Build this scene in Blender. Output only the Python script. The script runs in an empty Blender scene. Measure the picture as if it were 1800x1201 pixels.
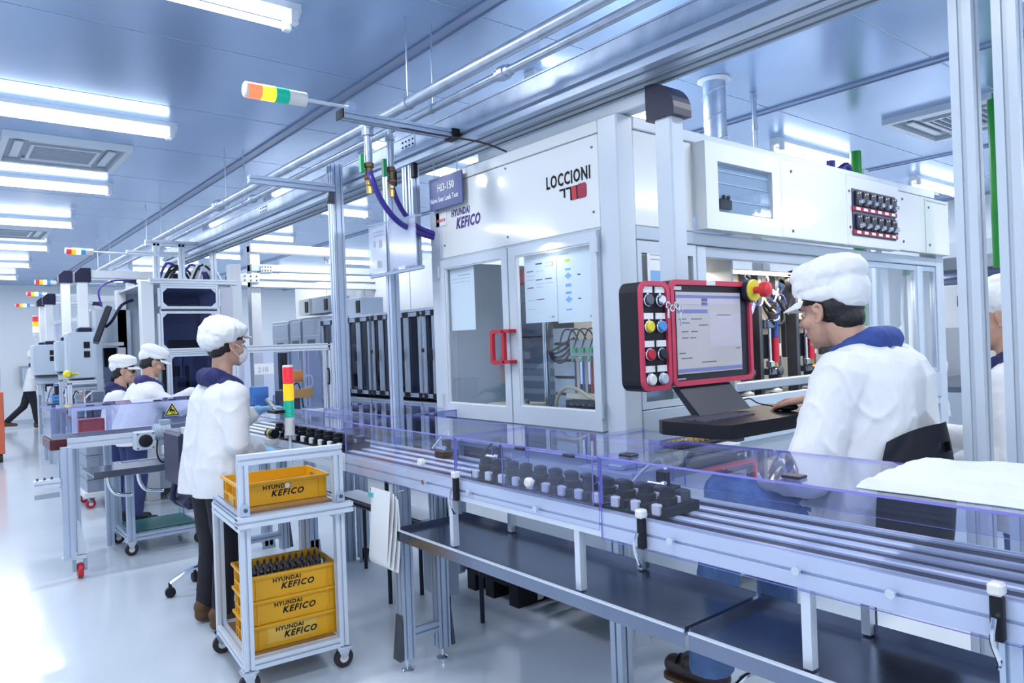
import bpy, bmesh, math, random
from mathutils import Vector, Matrix, noise
random.seed(11)
S = bpy.context.scene
COL = S.collection
V = Vector
PI = math.pi

# ------------------------------------------------------------------ camera
FPX, CX, CY, CAMH = 1274.5, 900.0, 600.5, 1.47
_yaw, _pit, _rol = math.radians(38.96), math.radians(0.0607), math.radians(2.072)
_fw = V((math.sin(_yaw) * math.cos(_pit), math.cos(_yaw) * math.cos(_pit), math.sin(_pit)))
_r = V((math.cos(_yaw), -math.sin(_yaw), 0))
_d = -_r.cross(_fw)
_r2 = math.cos(_rol) * _r + math.sin(_rol) * _d
_d2 = -math.sin(_rol) * _r + math.cos(_rol) * _d
CAM = V((0, 0, CAMH))
cam = bpy.data.cameras.new('camera')
cam.sensor_width = 36
cam.lens = FPX / 1800 * 36
cam.clip_start = 0.02
cam.clip_end = 100
camo = bpy.data.objects.new('camera', cam)
COL.objects.link(camo)
camo.matrix_world = Matrix(((_r2.x, -_d2.x, -_fw.x, 0), (_r2.y, -_d2.y, -_fw.y, 0), (_r2.z, -_d2.z, -_fw.z, CAMH), (0, 0, 0, 1)))
S.camera = camo

# ------------------------------------------------------------------ world, exposure
w = bpy.data.worlds.new('world')
S.world = w
w.use_nodes = True
w.node_tree.nodes['Background'].inputs[0].default_value = (0.62, 0.76, 1.0, 1)
w.node_tree.nodes['Background'].inputs[1].default_value = 0.35
S.view_settings.view_transform = 'Standard'
S.view_settings.look = 'None'
S.view_settings.gamma = 1
S.view_settings.exposure = 1.0
S.view_settings.use_curve_mapping = False
S.cycles.transparent_max_bounces = 18
S.cycles.max_bounces = 5
S.cycles.diffuse_bounces = 2
S.cycles.glossy_bounces = 3
S.cycles.transmission_bounces = 4
LIGHT_COL = (0.985, 0.99, 1.0)
LIGHT_W = 11.0
TUBE_E = 4.0


def at(x, y, **k):
    """the point where the ray of photograph pixel x, y meets the plane X=, Y= or Z="""
    v = ((x - CX) / FPX) * _r2 + ((y - CY) / FPX) * _d2 + _fw
    (a, val), = k.items()
    i = 'XYZ'.index(a)
    return CAM + v * ((val - CAM[i]) / v[i])


# ------------------------------------------------------------------ materials
MATS = {}


def mat(name, col, rough=0.5, metal=0.0, emit=0, bump=0, bscale=40, var=0, vscale=6, coat=0, spec=0.5, stretch=None, alpha=1, sub=0, ecol=None):
    if name in MATS:
        return MATS[name]
    m = bpy.data.materials.new(name)
    m.use_nodes = True
    nt = m.node_tree
    b = nt.nodes['Principled BSDF']
    b.inputs['Base Color'].default_value = (*col, 1)
    b.inputs['Roughness'].default_value = rough
    b.inputs['Metallic'].default_value = metal
    b.inputs['Specular IOR Level'].default_value = spec
    if coat:
        b.inputs['Coat Weight'].default_value = coat
        b.inputs['Coat Roughness'].default_value = 0.06
    if sub:
        b.inputs['Subsurface Weight'].default_value = sub
        b.inputs['Subsurface Radius'].default_value = (0.02, 0.008, 0.005)
    if emit:
        b.inputs['Emission Color'].default_value = (*(ecol or col), 1)
        b.inputs['Emission Strength'].default_value = emit
    if bump or var:
        tc = nt.nodes.new('ShaderNodeTexCoord')
        mp = nt.nodes.new('ShaderNodeMapping')
        nt.links.new(tc.outputs['Object'], mp.inputs[0])
        if stretch:
            mp.inputs['Scale'].default_value = stretch
    if var:
        n = nt.nodes.new('ShaderNodeTexNoise')
        n.inputs['Scale'].default_value = vscale
        n.inputs['Detail'].default_value = 6
        nt.links.new(mp.outputs[0], n.inputs['Vector'])
        r = nt.nodes.new('ShaderNodeValToRGB')
        r.color_ramp.elements[0].position = 0.3
        r.color_ramp.elements[1].position = 0.72
        r.color_ramp.elements[0].color = (*[c * (1 - var) for c in col], 1)
        r.color_ramp.elements[1].color = (*[min(1, c * (1 + var * 0.6)) for c in col], 1)
        nt.links.new(n.outputs['Fac'], r.inputs[0])
        nt.links.new(r.outputs[0], b.inputs['Base Color'])
    if bump:
        n = nt.nodes.new('ShaderNodeTexNoise')
        n.inputs['Scale'].default_value = bscale
        n.inputs['Detail'].default_value = 4
        nt.links.new(mp.outputs[0], n.inputs['Vector'])
        bp = nt.nodes.new('ShaderNodeBump')
        bp.inputs['Strength'].default_value = bump
        bp.inputs['Distance'].default_value = 0.02
        nt.links.new(n.outputs['Fac'], bp.inputs['Height'])
        nt.links.new(bp.outputs[0], b.inputs['Normal'])
    MATS[name] = m
    return m


def clear(name, tint, refl=0.06, rough=0.02, haze=0.0, hazecol=(0.8, 0.85, 1), gl=(1, 1, 1)):
    """thin clear sheet: tinted transmission, mirror-like reflection that grows at grazing angles, optional milky haze"""
    m = bpy.data.materials.new(name)
    m.use_nodes = True
    nt = m.node_tree
    for n in list(nt.nodes):
        nt.nodes.remove(n)
    out = nt.nodes.new('ShaderNodeOutputMaterial')
    t = nt.nodes.new('ShaderNodeBsdfTransparent')
    t.inputs[0].default_value = (*tint, 1)
    g = nt.nodes.new('ShaderNodeBsdfGlossy')
    g.inputs[0].default_value = (*gl, 1)
    g.inputs['Roughness'].default_value = rough
    lw = nt.nodes.new('ShaderNodeLayerWeight')
    lw.inputs['Blend'].default_value = 0.5
    pw = nt.nodes.new('ShaderNodeMath')
    pw.operation = 'POWER'
    nt.links.new(lw.outputs['Facing'], pw.inputs[0])
    pw.inputs[1].default_value = 3.5
    fr = nt.nodes.new('ShaderNodeMath')
    fr.operation = 'MULTIPLY_ADD'
    nt.links.new(pw.outputs[0], fr.inputs[0])
    fr.inputs[1].default_value = 0.75
    fr.inputs[2].default_value = refl * 0.5
    mx = nt.nodes.new('ShaderNodeMixShader')
    nt.links.new(fr.outputs[0], mx.inputs[0])
    src = t
    if haze:
        df = nt.nodes.new('ShaderNodeBsdfDiffuse')
        df.inputs[0].default_value = (*hazecol, 1)
        m2 = nt.nodes.new('ShaderNodeMixShader')
        m2.inputs[0].default_value = haze
        nt.links.new(t.outputs[0], m2.inputs[1])
        nt.links.new(df.outputs[0], m2.inputs[2])
        src = m2
    nt.links.new(src.outputs[0], mx.inputs[1])
    nt.links.new(g.outputs[0], mx.inputs[2])
    nt.links.new(mx.outputs[0], out.inputs[0])
    MATS[name] = m
    return m


ALU = mat('aluminium', (0.56, 0.66, 0.82), 0.33, 0.55, var=0.06, vscale=3)
ALUW = mat('bright aluminium', (0.74, 0.82, 0.94), 0.4, 0.25)
WHITE = mat('white paint', (0.84, 0.89, 0.96), 0.35)
GLOSS = mat('glossy white panel', (0.86, 0.905, 0.94), 0.1, coat=0.5)
MFRAME = mat('pale blue grey paint', (0.52, 0.62, 0.75), 0.34)
MFRAME2 = mat('light grey paint', (0.61, 0.7, 0.81), 0.3)
GREY = mat('grey enamel', (0.36, 0.44, 0.55), 0.4)
STEEL = mat('stainless steel', (0.24, 0.28, 0.38), 0.2, 0.85, var=0.12, vscale=3, bump=0.02, bscale=30)
CHROME = mat('chrome', (0.75, 0.78, 0.83), 0.12, 1.0)
GALV = mat('galvanised steel', (0.52, 0.6, 0.72), 0.32, 0.7, var=0.22, vscale=9)
DSTEEL = mat('dark steel', (0.13, 0.14, 0.17), 0.4, 0.7, var=0.2)
BLACK = mat('black plastic', (0.012, 0.013, 0.02), 0.42, spec=0.25)
SATIN = mat('satin black', (0.022, 0.025, 0.042), 0.4, spec=0.3)
NAVYP = mat('dark navy plastic', (0.018, 0.02, 0.06), 0.4, spec=0.3)
RUBBER = mat('rubber', (0.03, 0.025, 0.03), 0.65)
RED = mat('red paint', (0.55, 0.02, 0.05), 0.35)
REDP = mat('red panel rim', (0.62, 0.05, 0.12), 0.4)
YELLOW = mat('yellow crate plastic', (0.85, 0.43, 0.012), 0.38, var=0.05, vscale=5)
YEL = mat('yellow', (0.85, 0.75, 0.05), 0.4)
GREEN = mat('green paint', (0.03, 0.45, 0.16), 0.4)
TEALP = mat('dark green board', (0.01, 0.12, 0.11), 0.3)
BLUEP = mat('blue plastic', (0.1, 0.32, 0.75), 0.35)
PURPLE = mat('purple hose', (0.05, 0.03, 0.32), 0.35)
BLUEH = mat('blue hose', (0.04, 0.12, 0.62), 0.3)
LBLUEH = mat('light blue hose', (0.2, 0.5, 0.85), 0.3)
BRASS = mat('brass', (0.72, 0.5, 0.16), 0.3, 0.9)
BRONZE = mat('brown bronze', (0.16, 0.1, 0.06), 0.4, 0.6)
WOOD = mat('brown fibre board', (0.3, 0.17, 0.07), 0.35, var=0.25, vscale=4)
ORANGE = mat('orange plastic', (0.85, 0.3, 0.05), 0.4)
PAPER = mat('paper', (0.9, 0.93, 0.97), 0.6)
INK = mat('ink', (0.012, 0.012, 0.02), 0.6, spec=0.2)
INKG = mat('grey ink', (0.4, 0.44, 0.52), 0.6)
INKB = mat('blue ink', (0.25, 0.5, 0.85), 0.6)
INKN = mat('navy ink', (0.06, 0.03, 0.22), 0.5)
INKR = mat('crimson ink', (0.35, 0.01, 0.05), 0.5)
CREAM = mat('cream panel', (0.75, 0.7, 0.58), 0.5)
GLASS = clear('window glass', (0.93, 0.97, 1.0))
PC = clear('clear polycarbonate', (0.9, 0.915, 0.985), refl=0.03, haze=0.004, hazecol=(0.5, 0.55, 0.95))
PCE = mat('violet sheet edge', (0.25, 0.24, 0.72), 0.25, coat=0.4)
DGLASS = clear('smoked glass', (0.24, 0.26, 0.42), gl=(0.9, 0.93, 1))
PFILM = clear('plastic film', (0.86, 0.9, 0.98), haze=0.25, rough=0.12)
FLOORM = mat('epoxy floor', (0.64, 0.73, 0.84), 0.16, var=0.05, vscale=0.7, bump=0.012, bscale=3, coat=0.15)
CEILM = mat('satin ceiling panel', (0.4, 0.55, 0.8), 0.24, 0.55, var=0.06, vscale=1.2)
JOINT = mat('ceiling joint', (0.72, 0.8, 0.92), 0.5)
WALLM = mat('white wall panel', (0.8, 0.87, 0.95), 0.4)
TUBEM = mat('fluorescent tube', (0.85, 0.93, 1.0), 0.4, emit=TUBE_E, ecol=(0.88, 0.95, 1.0))
SKIN = mat('skin', (0.6, 0.36, 0.27), 0.5, sub=0.1, var=0.06, vscale=12)
HAIR = mat('black hair', (0.012, 0.01, 0.012), 0.45, bump=0.5, bscale=120, stretch=(1, 1, 0.2))
COAT = mat('white coat cloth', (0.82, 0.85, 0.9), 0.8, bump=0.3, bscale=14)
CAPM = mat('white cap cloth', (0.88, 0.91, 0.95), 0.75, bump=0.1, bscale=30)
NAVY = mat('navy collar cloth', (0.02, 0.025, 0.12), 0.8, bump=0.1, bscale=60)
BLUEC = mat('blue collar cloth', (0.03, 0.07, 0.3), 0.75, bump=0.1, bscale=60)
DENIM = mat('denim', (0.13, 0.24, 0.5), 0.8, bump=0.25, bscale=90, var=0.25, vscale=14)
DDENIM = mat('dark denim', (0.035, 0.05, 0.17), 0.8, var=0.2, vscale=9)
TROUS = mat('black trousers', (0.012, 0.012, 0.02), 0.8)
GLOVE = mat('blue nitrile glove', (0.25, 0.56, 0.9), 0.4)
MASKM = mat('face mask', (0.85, 0.9, 0.96), 0.8)
LEATH = mat('dark brown leather', (0.03, 0.018, 0.018), 0.35)
BROWNS = mat('brown suede', (0.12, 0.06, 0.03), 0.7)
OFFW = mat('off white plastic', (0.8, 0.82, 0.82), 0.4)
LENSR = mat('red lens', (0.75, 0.03, 0.05), 0.2, emit=0.25)
LENSA = mat('amber lens', (0.95, 0.55, 0.01), 0.2, emit=0.3)
LENSG = mat('teal green lens', (0.01, 0.5, 0.36), 0.2, emit=0.1)
LENSRL = mat('lit red lens', (0.95, 0.08, 0.05), 0.2, emit=1.2, ecol=(1, 0.12, 0.05))
LENSAL = mat('lit amber lens', (1, 0.6, 0.02), 0.2, emit=1.3, ecol=(1, 0.5, 0.02))
LENSGL = mat('lit white green lens', (0.8, 1, 0.9), 0.2, emit=1.4, ecol=(0.85, 1, 0.92))
LENSB = mat('blue lens', (0.1, 0.35, 0.7), 0.2, emit=0.1)

# ------------------------------------------------------------------ mesh helpers
ORG = {}


def tag(o, label, cat, group=None):
    o['label'] = label
    o['category'] = cat
    if group:
        o['group'] = group
    return o


def thing(name, label, cat, loc=(0, 0, 0), rz=0, group=None):
    o = bpy.data.objects.new(name, None)
    o.empty_display_size = 0.1
    COL.objects.link(o)
    o.location = loc
    o.rotation_euler = (0, 0, rz)
    ORG[o.name] = V(loc) if rz == 0 else V((0, 0, 0))
    return tag(o, label, cat, group)


def copytree(o, parent=None, label=None, loc=None, rz=None, group=None):
    c = o.copy()
    COL.objects.link(c)
    if parent:
        c.parent = parent
    if label:
        c['label'] = label
    if group:
        c['group'] = group
    if loc is not None:
        c.location = loc
    if rz is not None:
        c.rotation_euler = (0, 0, rz)
    for ch in list(o.children):
        copytree(ch, c)
    return c


class B:
    """collects shapes into one mesh"""

    def __init__(s):
        s.v, s.f, s.m = [], [], []
        s.cm = 0

    def add(s, vs, fs, ms=None):
        n = len(s.v)
        s.v += [V(p) for p in vs]
        s.f += [tuple(i + n for i in f) for f in fs]
        s.m += ms if ms else [s.cm] * len(fs)
        return s

    def box(s, x0, x1, y0, y1, z0, z1, M=None, em=None):
        vs = [V((x, y, z)) for z in (z0, z1) for y in (y0, y1) for x in (x0, x1)]
        if M:
            vs = [M @ p for p in vs]
        fs = [(0, 2, 3, 1), (4, 5, 7, 6), (0, 1, 5, 4), (2, 6, 7, 3), (0, 4, 6, 2), (1, 3, 7, 5)]
        ms = None
        if em is not None:  # material em on the narrow faces
            d = [abs(z1 - z0)] * 2 + [abs(y1 - y0)] * 2 + [abs(x1 - x0)] * 2
            mn = min(d)
            ms = [0 if q == mn else em for q in d]
        return s.add(vs, fs, ms)

    def cbox(s, x0, x1, y0, y1, z0, z1, c=0.004, M=None):
        """box with chamfered edges"""
        bm = bmesh.new()
        bmesh.ops.create_cube(bm, size=1)
        for q in bm.verts:
            q.co = V(((x0 + x1) / 2 + q.co.x * (x1 - x0), (y0 + y1) / 2 + q.co.y * (y1 - y0), (z0 + z1) / 2 + q.co.z * (z1 - z0)))
        bmesh.ops.bevel(bm, geom=bm.edges[:], offset=c, segments=1, affect='EDGES')
        s.bm(bm, M)
        return s

    def bm(s, bm, M=None):
        bm.verts.index_update()
        s.add([(M @ q.co if M else q.co.copy()) for q in bm.verts], [[q.index for q in f.verts] for f in bm.faces])
        bm.free()
        return s

    def poly(s, pts, axis, a0, a1):
        """prism: pts 2D outline extruded along axis from a0 to a1 (x: pts=(y,z); y: pts=(x,z); z: pts=(x,y))"""
        def P(p, a):
            return {'x': (a, p[0], p[1]), 'y': (p[0], a, p[1]), 'z': (p[0], p[1], a)}[axis]
        n = len(pts)
        vs = [P(p, a0) for p in pts] + [P(p, a1) for p in pts]
        fs = [tuple(range(n))[::-1], tuple(range(n, 2 * n))] + [(i, (i + 1) % n, n + (i + 1) % n, n + i) for i in range(n)]
        return s.add(vs, fs)

    def ring(s, outer, inner, axis, a0, a1):
        """prism of a frame: outer and inner outlines with the same number of points"""
        def P(p, a):
            return {'x': (a, p[0], p[1]), 'y': (p[0], a, p[1]), 'z': (p[0], p[1], a)}[axis]
        n = len(outer)
        vs = [P(p, a) for a in (a0, a1) for p in outer] + [P(p, a) for a in (a0, a1) for p in inner]
        fs = []
        for i in range(n):
            j = (i + 1) % n
            fs += [(i, j, n + j, n + i), (2 * n + i, 3 * n + i, 3 * n + j, 2 * n + j), (i, 2 * n + i, 2 * n + j, j), (n + i, n + j, 3 * n + j, 3 * n + i)]
        return s.add(vs, fs)

    def cyl(s, p0, p1, r0, r1=None, n=14, caps=True):
        p0, p1 = V(p0), V(p1)
        r1 = r0 if r1 is None else r1
        d = (p1 - p0).normalized()
        a = d.orthogonal().normalized()
        b = d.cross(a)
        vs = []
        for p, r in ((p0, r0), (p1, r1)):
            vs += [p + (a * math.cos(t) + b * math.sin(t)) * r for t in [2 * PI * i / n for i in range(n)]]
        fs = [(i, (i + 1) % n, n + (i + 1) % n, n + i) for i in range(n)]
        if caps:
            fs += [tuple(range(n))[::-1], tuple(range(n, 2 * n))]
        return s.add(vs, fs)

    def tube(s, pts, r, n=8, smooth=3):
        pts = [V(p) for p in pts]
        if smooth:
            q = []
            P = [pts[0]] + pts + [pts[-1]]
            for i in range(1, len(P) - 2):
                for k in range(smooth):
                    t = k / smooth
                    a, b, c, d = P[i - 1], P[i], P[i + 1], P[i + 2]
                    q.append(0.5 * ((2 * b) + (c - a) * t + (2 * a - 5 * b + 4 * c - d) * t * t + (3 * b - a - 3 * c + d) * t ** 3))
            pts = q + [pts[-1]]
        vs, fs = [], []
        up = None
        for i, p in enumerate(pts):
            d = (pts[min(i + 1, len(pts) - 1)] - pts[max(i - 1, 0)]).normalized()
            if up is None:
                up = d.orthogonal().normalized()
            up = (up - d * up.dot(d)).normalized()
            b = d.cross(up)
            vs += [p + (up * math.cos(2 * PI * k / n) + b * math.sin(2 * PI * k / n)) * r for k in range(n)]
        for i in range(len(pts) - 1):
            for k in range(n):
                fs.append((i * n + k, i * n + (k + 1) % n, (i + 1) * n + (k + 1) % n, (i + 1) * n + k))
        fs += [tuple(range(n))[::-1], tuple(range((len(pts) - 1) * n, len(pts) * n))]
        return s.add(vs, fs)

    def lathe(s, prof, c, axis=(0, 0, 1), n=20):
        c = V(c)
        d = V(axis).normalized()
        a = d.orthogonal().normalized()
        b = d.cross(a)
        vs = []
        for r, h in prof:
            vs += [c + d * h + (a * math.cos(2 * PI * k / n) + b * math.sin(2 * PI * k / n)) * r for k in range(n)]
        m = len(prof)
        fs = [(i * n + k, i * n + (k + 1) % n, (i + 1) * n + (k + 1) % n, (i + 1) * n + k) for i in range(m - 1) for k in range(n)]
        fs += [tuple(range(n))[::-1], tuple(range((m - 1) * n, m * n))]
        return s.add(vs, fs)

    def ball(s, c, r, n=10, M=None):
        c = V(c)
        rr = r if hasattr(r, '__len__') else (r, r, r)
        h = n // 2
        vs = [V((0, 0, rr[2]))]
        for i in range(1, h):
            for k in range(n):
                t, u = PI * i / h, 2 * PI * k / n
                vs.append(V((rr[0] * math.sin(t) * math.cos(u), rr[1] * math.sin(t) * math.sin(u), rr[2] * math.cos(t))))
        vs.append(V((0, 0, -rr[2])))
        if M:
            vs = [M @ q for q in vs]
        vs = [q + c for q in vs]
        fs = [(0, 1 + k, 1 + (k + 1) % n) for k in range(n)]
        for i in range(h - 2):
            for k in range(n):
                fs.append((1 + i * n + k, 1 + (i + 1) * n + k, 1 + (i + 1) * n + (k + 1) % n, 1 + i * n + (k + 1) % n))
        L = len(vs) - 1
        fs += [(L, 1 + (h - 2) * n + (k + 1) % n, 1 + (h - 2) * n + k) for k in range(n)]
        return s.add(vs, fs)

    def caps(s, p0, p1, r0, r1, n=14):
        """closed tapered capsule"""
        p0, p1 = V(p0), V(p1)
        d = p1 - p0
        if d.length < 1e-6:
            return s.ball(p0, r0, n)
        d.normalize()
        pr = [(r0 * math.sin(t), -r0 * math.cos(t)) for t in (0.25, 0.6, 1.0, 1.4)]
        L = (p1 - p0).length
        pr += [(r1 * math.sin(t), L - r1 * math.cos(t)) for t in (1.75, 2.15, 2.55, 2.9)]
        return s.lathe(pr, p0, d, n)

    def prof(s, p0, p1, w, h=None, up=(0, 0, 1), nw=1, nh=1, sl=0.009, dp=0.011):
        """slotted aluminium profile from p0 to p1, w across, h along up"""
        h = h or w
        p0, p1 = V(p0), V(p1)
        d = (p1 - p0).normalized()
        u = V(up)
        if abs(u.dot(d)) > 0.95:
            u = V((1, 0, 0))
        u = (u - d * u.dot(d)).normalized()
        a = d.cross(u)
        out = []

        def side(q0, q1, nrm, k):
            q0, q1, nrm = V(q0), V(q1), V(nrm)
            L = (q1 - q0).length
            t = (q1 - q0) / L
            out.append(q0)
            for i in range(k):
                c = q0 + t * (L * (i + 0.5) / k)
                out.extend([c - t * sl / 2, c - t * sl / 2 - nrm * dp, c + t * sl / 2 - nrm * dp, c + t * sl / 2])
        W, H = w / 2, h / 2
        side((-W, -H), (W, -H), (0, -1), nw)
        side((W, -H), (W, H), (1, 0), nh)
        side((W, H), (-W, H), (0, 1), nw)
        side((-W, H), (-W, -H), (-1, 0), nh)
        n = len(out)
        vs = [p + a * q.x + u * q.y for p in (p0, p1) for q in out]
        fs = [(i, (i + 1) % n, n + (i + 1) % n, n + i) for i in range(n)] + [tuple(range(n))[::-1], tuple(range(n, 2 * n))]
        return s.add(vs, fs)

    def mesh(s, name, mats, smooth=False, off=None):
        me = bpy.data.meshes.new(name)
        me.from_pydata([tuple(p - off) if off else tuple(p) for p in s.v], [], s.f)
        for m in mats:
            me.materials.append(m)
        if len(mats) > 1:
            me.polygons.foreach_set('material_index', s.m)
        bm = bmesh.new()
        bm.from_mesh(me)
        bmesh.ops.recalc_face_normals(bm, faces=bm.faces[:])
        bm.to_mesh(me)
        bm.free()
        if smooth:
            me.polygons.foreach_set('use_smooth', [True] * len(me.polygons))
            try:
                me.set_sharp_from_angle(angle=math.radians(40))
            except Exception:
                pass
        me.update()
        return me

    def build(s, name, m, parent=None, smooth=False):
        mats = m if isinstance(m, (list, tuple)) else [m]
        off = None
        if parent is not None:
            off = ORG.get(parent.name, V((0, 0, 0)))
        me = s.mesh(name, mats, smooth, off)
        o = bpy.data.objects.new(name, me)
        COL.objects.link(o)
        if parent is not None:
            o.parent = parent
            ORG[o.name] = off
        return o


def struct(name, b, m, parent=None, smooth=False):
    o = b.build(name, m, parent, smooth)
    if parent is None:
        o['kind'] = 'structure'
        ORG[o.name] = V((0, 0, 0))
    return o


def solo(name, b, m, label, cat, group=None, smooth=False):
    """a thing that is one mesh; its origin is moved to its own base"""
    xs, ys, zs = [p.x for p in b.v], [p.y for p in b.v], [p.z for p in b.v]
    c = V(((min(xs) + max(xs)) / 2, (min(ys) + max(ys)) / 2, min(zs)))
    mats = m if isinstance(m, (list, tuple)) else [m]
    o = bpy.data.objects.new(name, b.mesh(name, mats, smooth, c))
    COL.objects.link(o)
    o.location = c
    ORG[o.name] = c
    return tag(o, label, cat, group)


def text(name, body, size, origin, right, up, m, parent, shear=0.0, bold=0.0, align='LEFT', wide=1.0, sp=1.0):
    """lettering: mesh text standing on the plane spanned by right and up"""
    cu = bpy.data.curves.new(name, 'FONT')
    cu.body = body
    cu.size = size
    cu.shear = shear
    cu.offset = bold
    cu.align_x = align
    cu.space_character = sp
    cu.extrude = 0.0006
    cu.resolution_u = 2
    tmp = bpy.data.objects.new(name, cu)
    COL.objects.link(tmp)
    bpy.context.view_layer.update()
    me = bpy.data.meshes.new_from_object(tmp.evaluated_get(bpy.context.evaluated_depsgraph_get()))
    bpy.data.objects.remove(tmp)
    bpy.data.curves.remove(cu)
    r, u = V(right).normalized(), V(up).normalized()
    n = r.cross(u)
    off = ORG.get(parent.name, V((0, 0, 0))) if parent else V((0, 0, 0))
    o0 = V(origin) - off
    for q in me.vertices:
        c = q.co
        q.co = o0 + r * c.x * wide + u * c.y + n * c.z
    me.materials.clear()
    me.materials.append(m)
    o = bpy.data.objects.new(name, me)
    COL.objects.link(o)
    if parent:
        o.parent = parent
        ORG[o.name] = off
    return o


def lines(b, o, r, u, n, rows):
    """printed marks: rows of (x0, x1, y0, y1) on the plane o + r x + u y, standing 0.4 mm proud"""
    o, r, u, n = V(o), V(r), V(u), V(n)
    for x0, x1, y0, y1 in rows:
        q = [o + r * x + u * y + n * 0.0006 for x, y in ((x0, y0), (x1, y0), (x1, y1), (x0, y1))]
        k = [p - n * 0.0005 for p in q]
        b.add(q + k, [(0, 1, 2, 3), (4, 7, 6, 5), (0, 4, 5, 1), (1, 5, 6, 2), (2, 6, 7, 3), (3, 7, 4, 0)])
    return b

# ================================================================== the room
X0, X1, Y0, Y1, CZ = -3.5, 11.0, -4.5, 20.2, 3.2
struct('floor', B().box(X0, X1, Y0, Y1, -0.06, 0), FLOORM)
struct('wall_far', B().box(X0, X1, Y1, Y1 + 0.1, 0, CZ + 0.05), WALLM)
struct('wall_left', B().box(X0 - 0.1, X0, Y0, Y1, 0, CZ + 0.05), WALLM)
struct('wall_right', B().box(X1, X1 + 0.1, Y0, Y1, 0, CZ + 0.05), WALLM)
struct('wall_back', B().box(X0, X1, Y0 - 0.1, Y0, 0, CZ + 0.05), WALLM)
struct('baseboard_far', B().box(X0, X1, Y1 - 0.015, Y1, 0, 0.09), MFRAME)
ceil = struct('ceiling', B().box(X0, X1, Y0, Y1, CZ + 0.004, CZ + 0.1), JOINT)
bays = [-3.44, -0.58, 2.28, 5.14, 8.0, 10.86]
PY = 1.17
for i in range(5):
    for k in range(-6, 16):
        ya, yb = max(Y0 + 0.01, 1.88 + PY * k), min(Y1 - 0.01, 1.88 + PY * (k + 1))
        if yb - ya < 0.1:
            continue
        B().box(bays[i] + 0.05, bays[i + 1] - 0.05, ya + 0.006, yb - 0.006, CZ, CZ + 0.004).build('ceiling_panel', CEILM, ceil)
for i, x in enumerate(bays):
    b = B().box(x - 0.045, x + 0.045, Y0 + 0.01, Y1 - 0.01, CZ - 0.006, CZ + 0.02)
    b.box(x - 0.045, x - 0.035, Y0 + 0.01, Y1 - 0.01, CZ - 0.014, CZ - 0.006).box(x + 0.035, x + 0.045, Y0 + 0.01, Y1 - 0.01, CZ - 0.014, CZ - 0.006)
    struct('trim_%d' % (i + 1), b, mat('ceiling channel', (0.3, 0.38, 0.55), 0.35, 0.5))
# far wall panel joints and door
for k in range(12):
    B().box(X0 + 1.2 * k, X0 + 1.2 * k + 0.008, Y1 - 0.004, Y1 + 0.01, 0.09, CZ).build('joint_strip', MFRAME, bpy.data.objects['wall_far'])

# ------------------------------------------------------------------ fluorescent fixtures
LX = [-2.01, 0.85, 3.71, 6.57, 9.43]
LY = [-3.6, -1.25, 1.15, 3.5, 5.8, 8.15, 10.5, 12.85, 15.3, 17.7]
BAYN = ['far left', 'left', 'middle', 'right', 'far right']
ORDN = ['first', 'second', 'third', 'fourth', 'fifth', 'sixth', 'seventh', 'eighth', 'ninth', 'tenth']


def fixture():
    t = thing('ceiling_light', 'x', 'ceiling light', (0, 0, 0))
    b = B().poly([(-0.05, 3.2), (-0.05, 3.165), (-0.025, 3.14), (0.025, 3.14), (0.05, 3.165), (0.05, 3.2)], 'x', -0.66, 0.66)
    b.build('housing', WHITE, t)
    for s in (-1, 1):
        B().cyl((-0.6, s * 0.045, 3.115), (0.6, s * 0.045, 3.115), 0.016, n=10).build('tube', TUBEM, t, True)
        for e in (-1, 1):
            b = B().cbox(min(e * 0.6, e * 0.64), max(e * 0.6, e * 0.64), s * 0.045 - 0.02, s * 0.045 + 0.02, 3.09, 3.165, 0.004)
            b.build('lamp_socket', WHITE, t)
    L = bpy.data.lights.new('lamp_light', 'AREA')
    L.shape = 'RECTANGLE'
    L.size, L.size_y = 1.2, 0.12
    L.energy = LIGHT_W
    L.color = LIGHT_COL
    lo = bpy.data.objects.new('lamp_light', L)
    COL.objects.link(lo)
    lo.parent = t
    lo.location = (0, 0, 3.09)
    return t


fx0 = fixture()
first = True
for i, x in enumerate(LX):
    for k, y in enumerate(LY):
        if first:
            fx, first = fx0, False
            fx.location = (x, y, 0)
        else:
            fx = copytree(fx0, loc=(x, y, 0))
        vis = k - 2 if i != 1 else k - 3
        if i == 1 and k >= 3:
            fx['label'] = 'fluorescent ceiling light of the left row, %s from the camera' % ORDN[k - 3]
        elif i == 2 and k >= 2:
            fx['label'] = 'fluorescent ceiling light of the middle row over the test machine, %s from camera' % ORDN[k - 2]
        elif i >= 3 and k >= 2:
            fx['label'] = 'fluorescent ceiling light of the %s row, %s from camera' % (BAYN[i], ORDN[k - 2])
        else:
            fx['label'] = 'white twin tube fluorescent ceiling light outside the picture'
        fx['group'] = 'twin tube ceiling lights'


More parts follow.
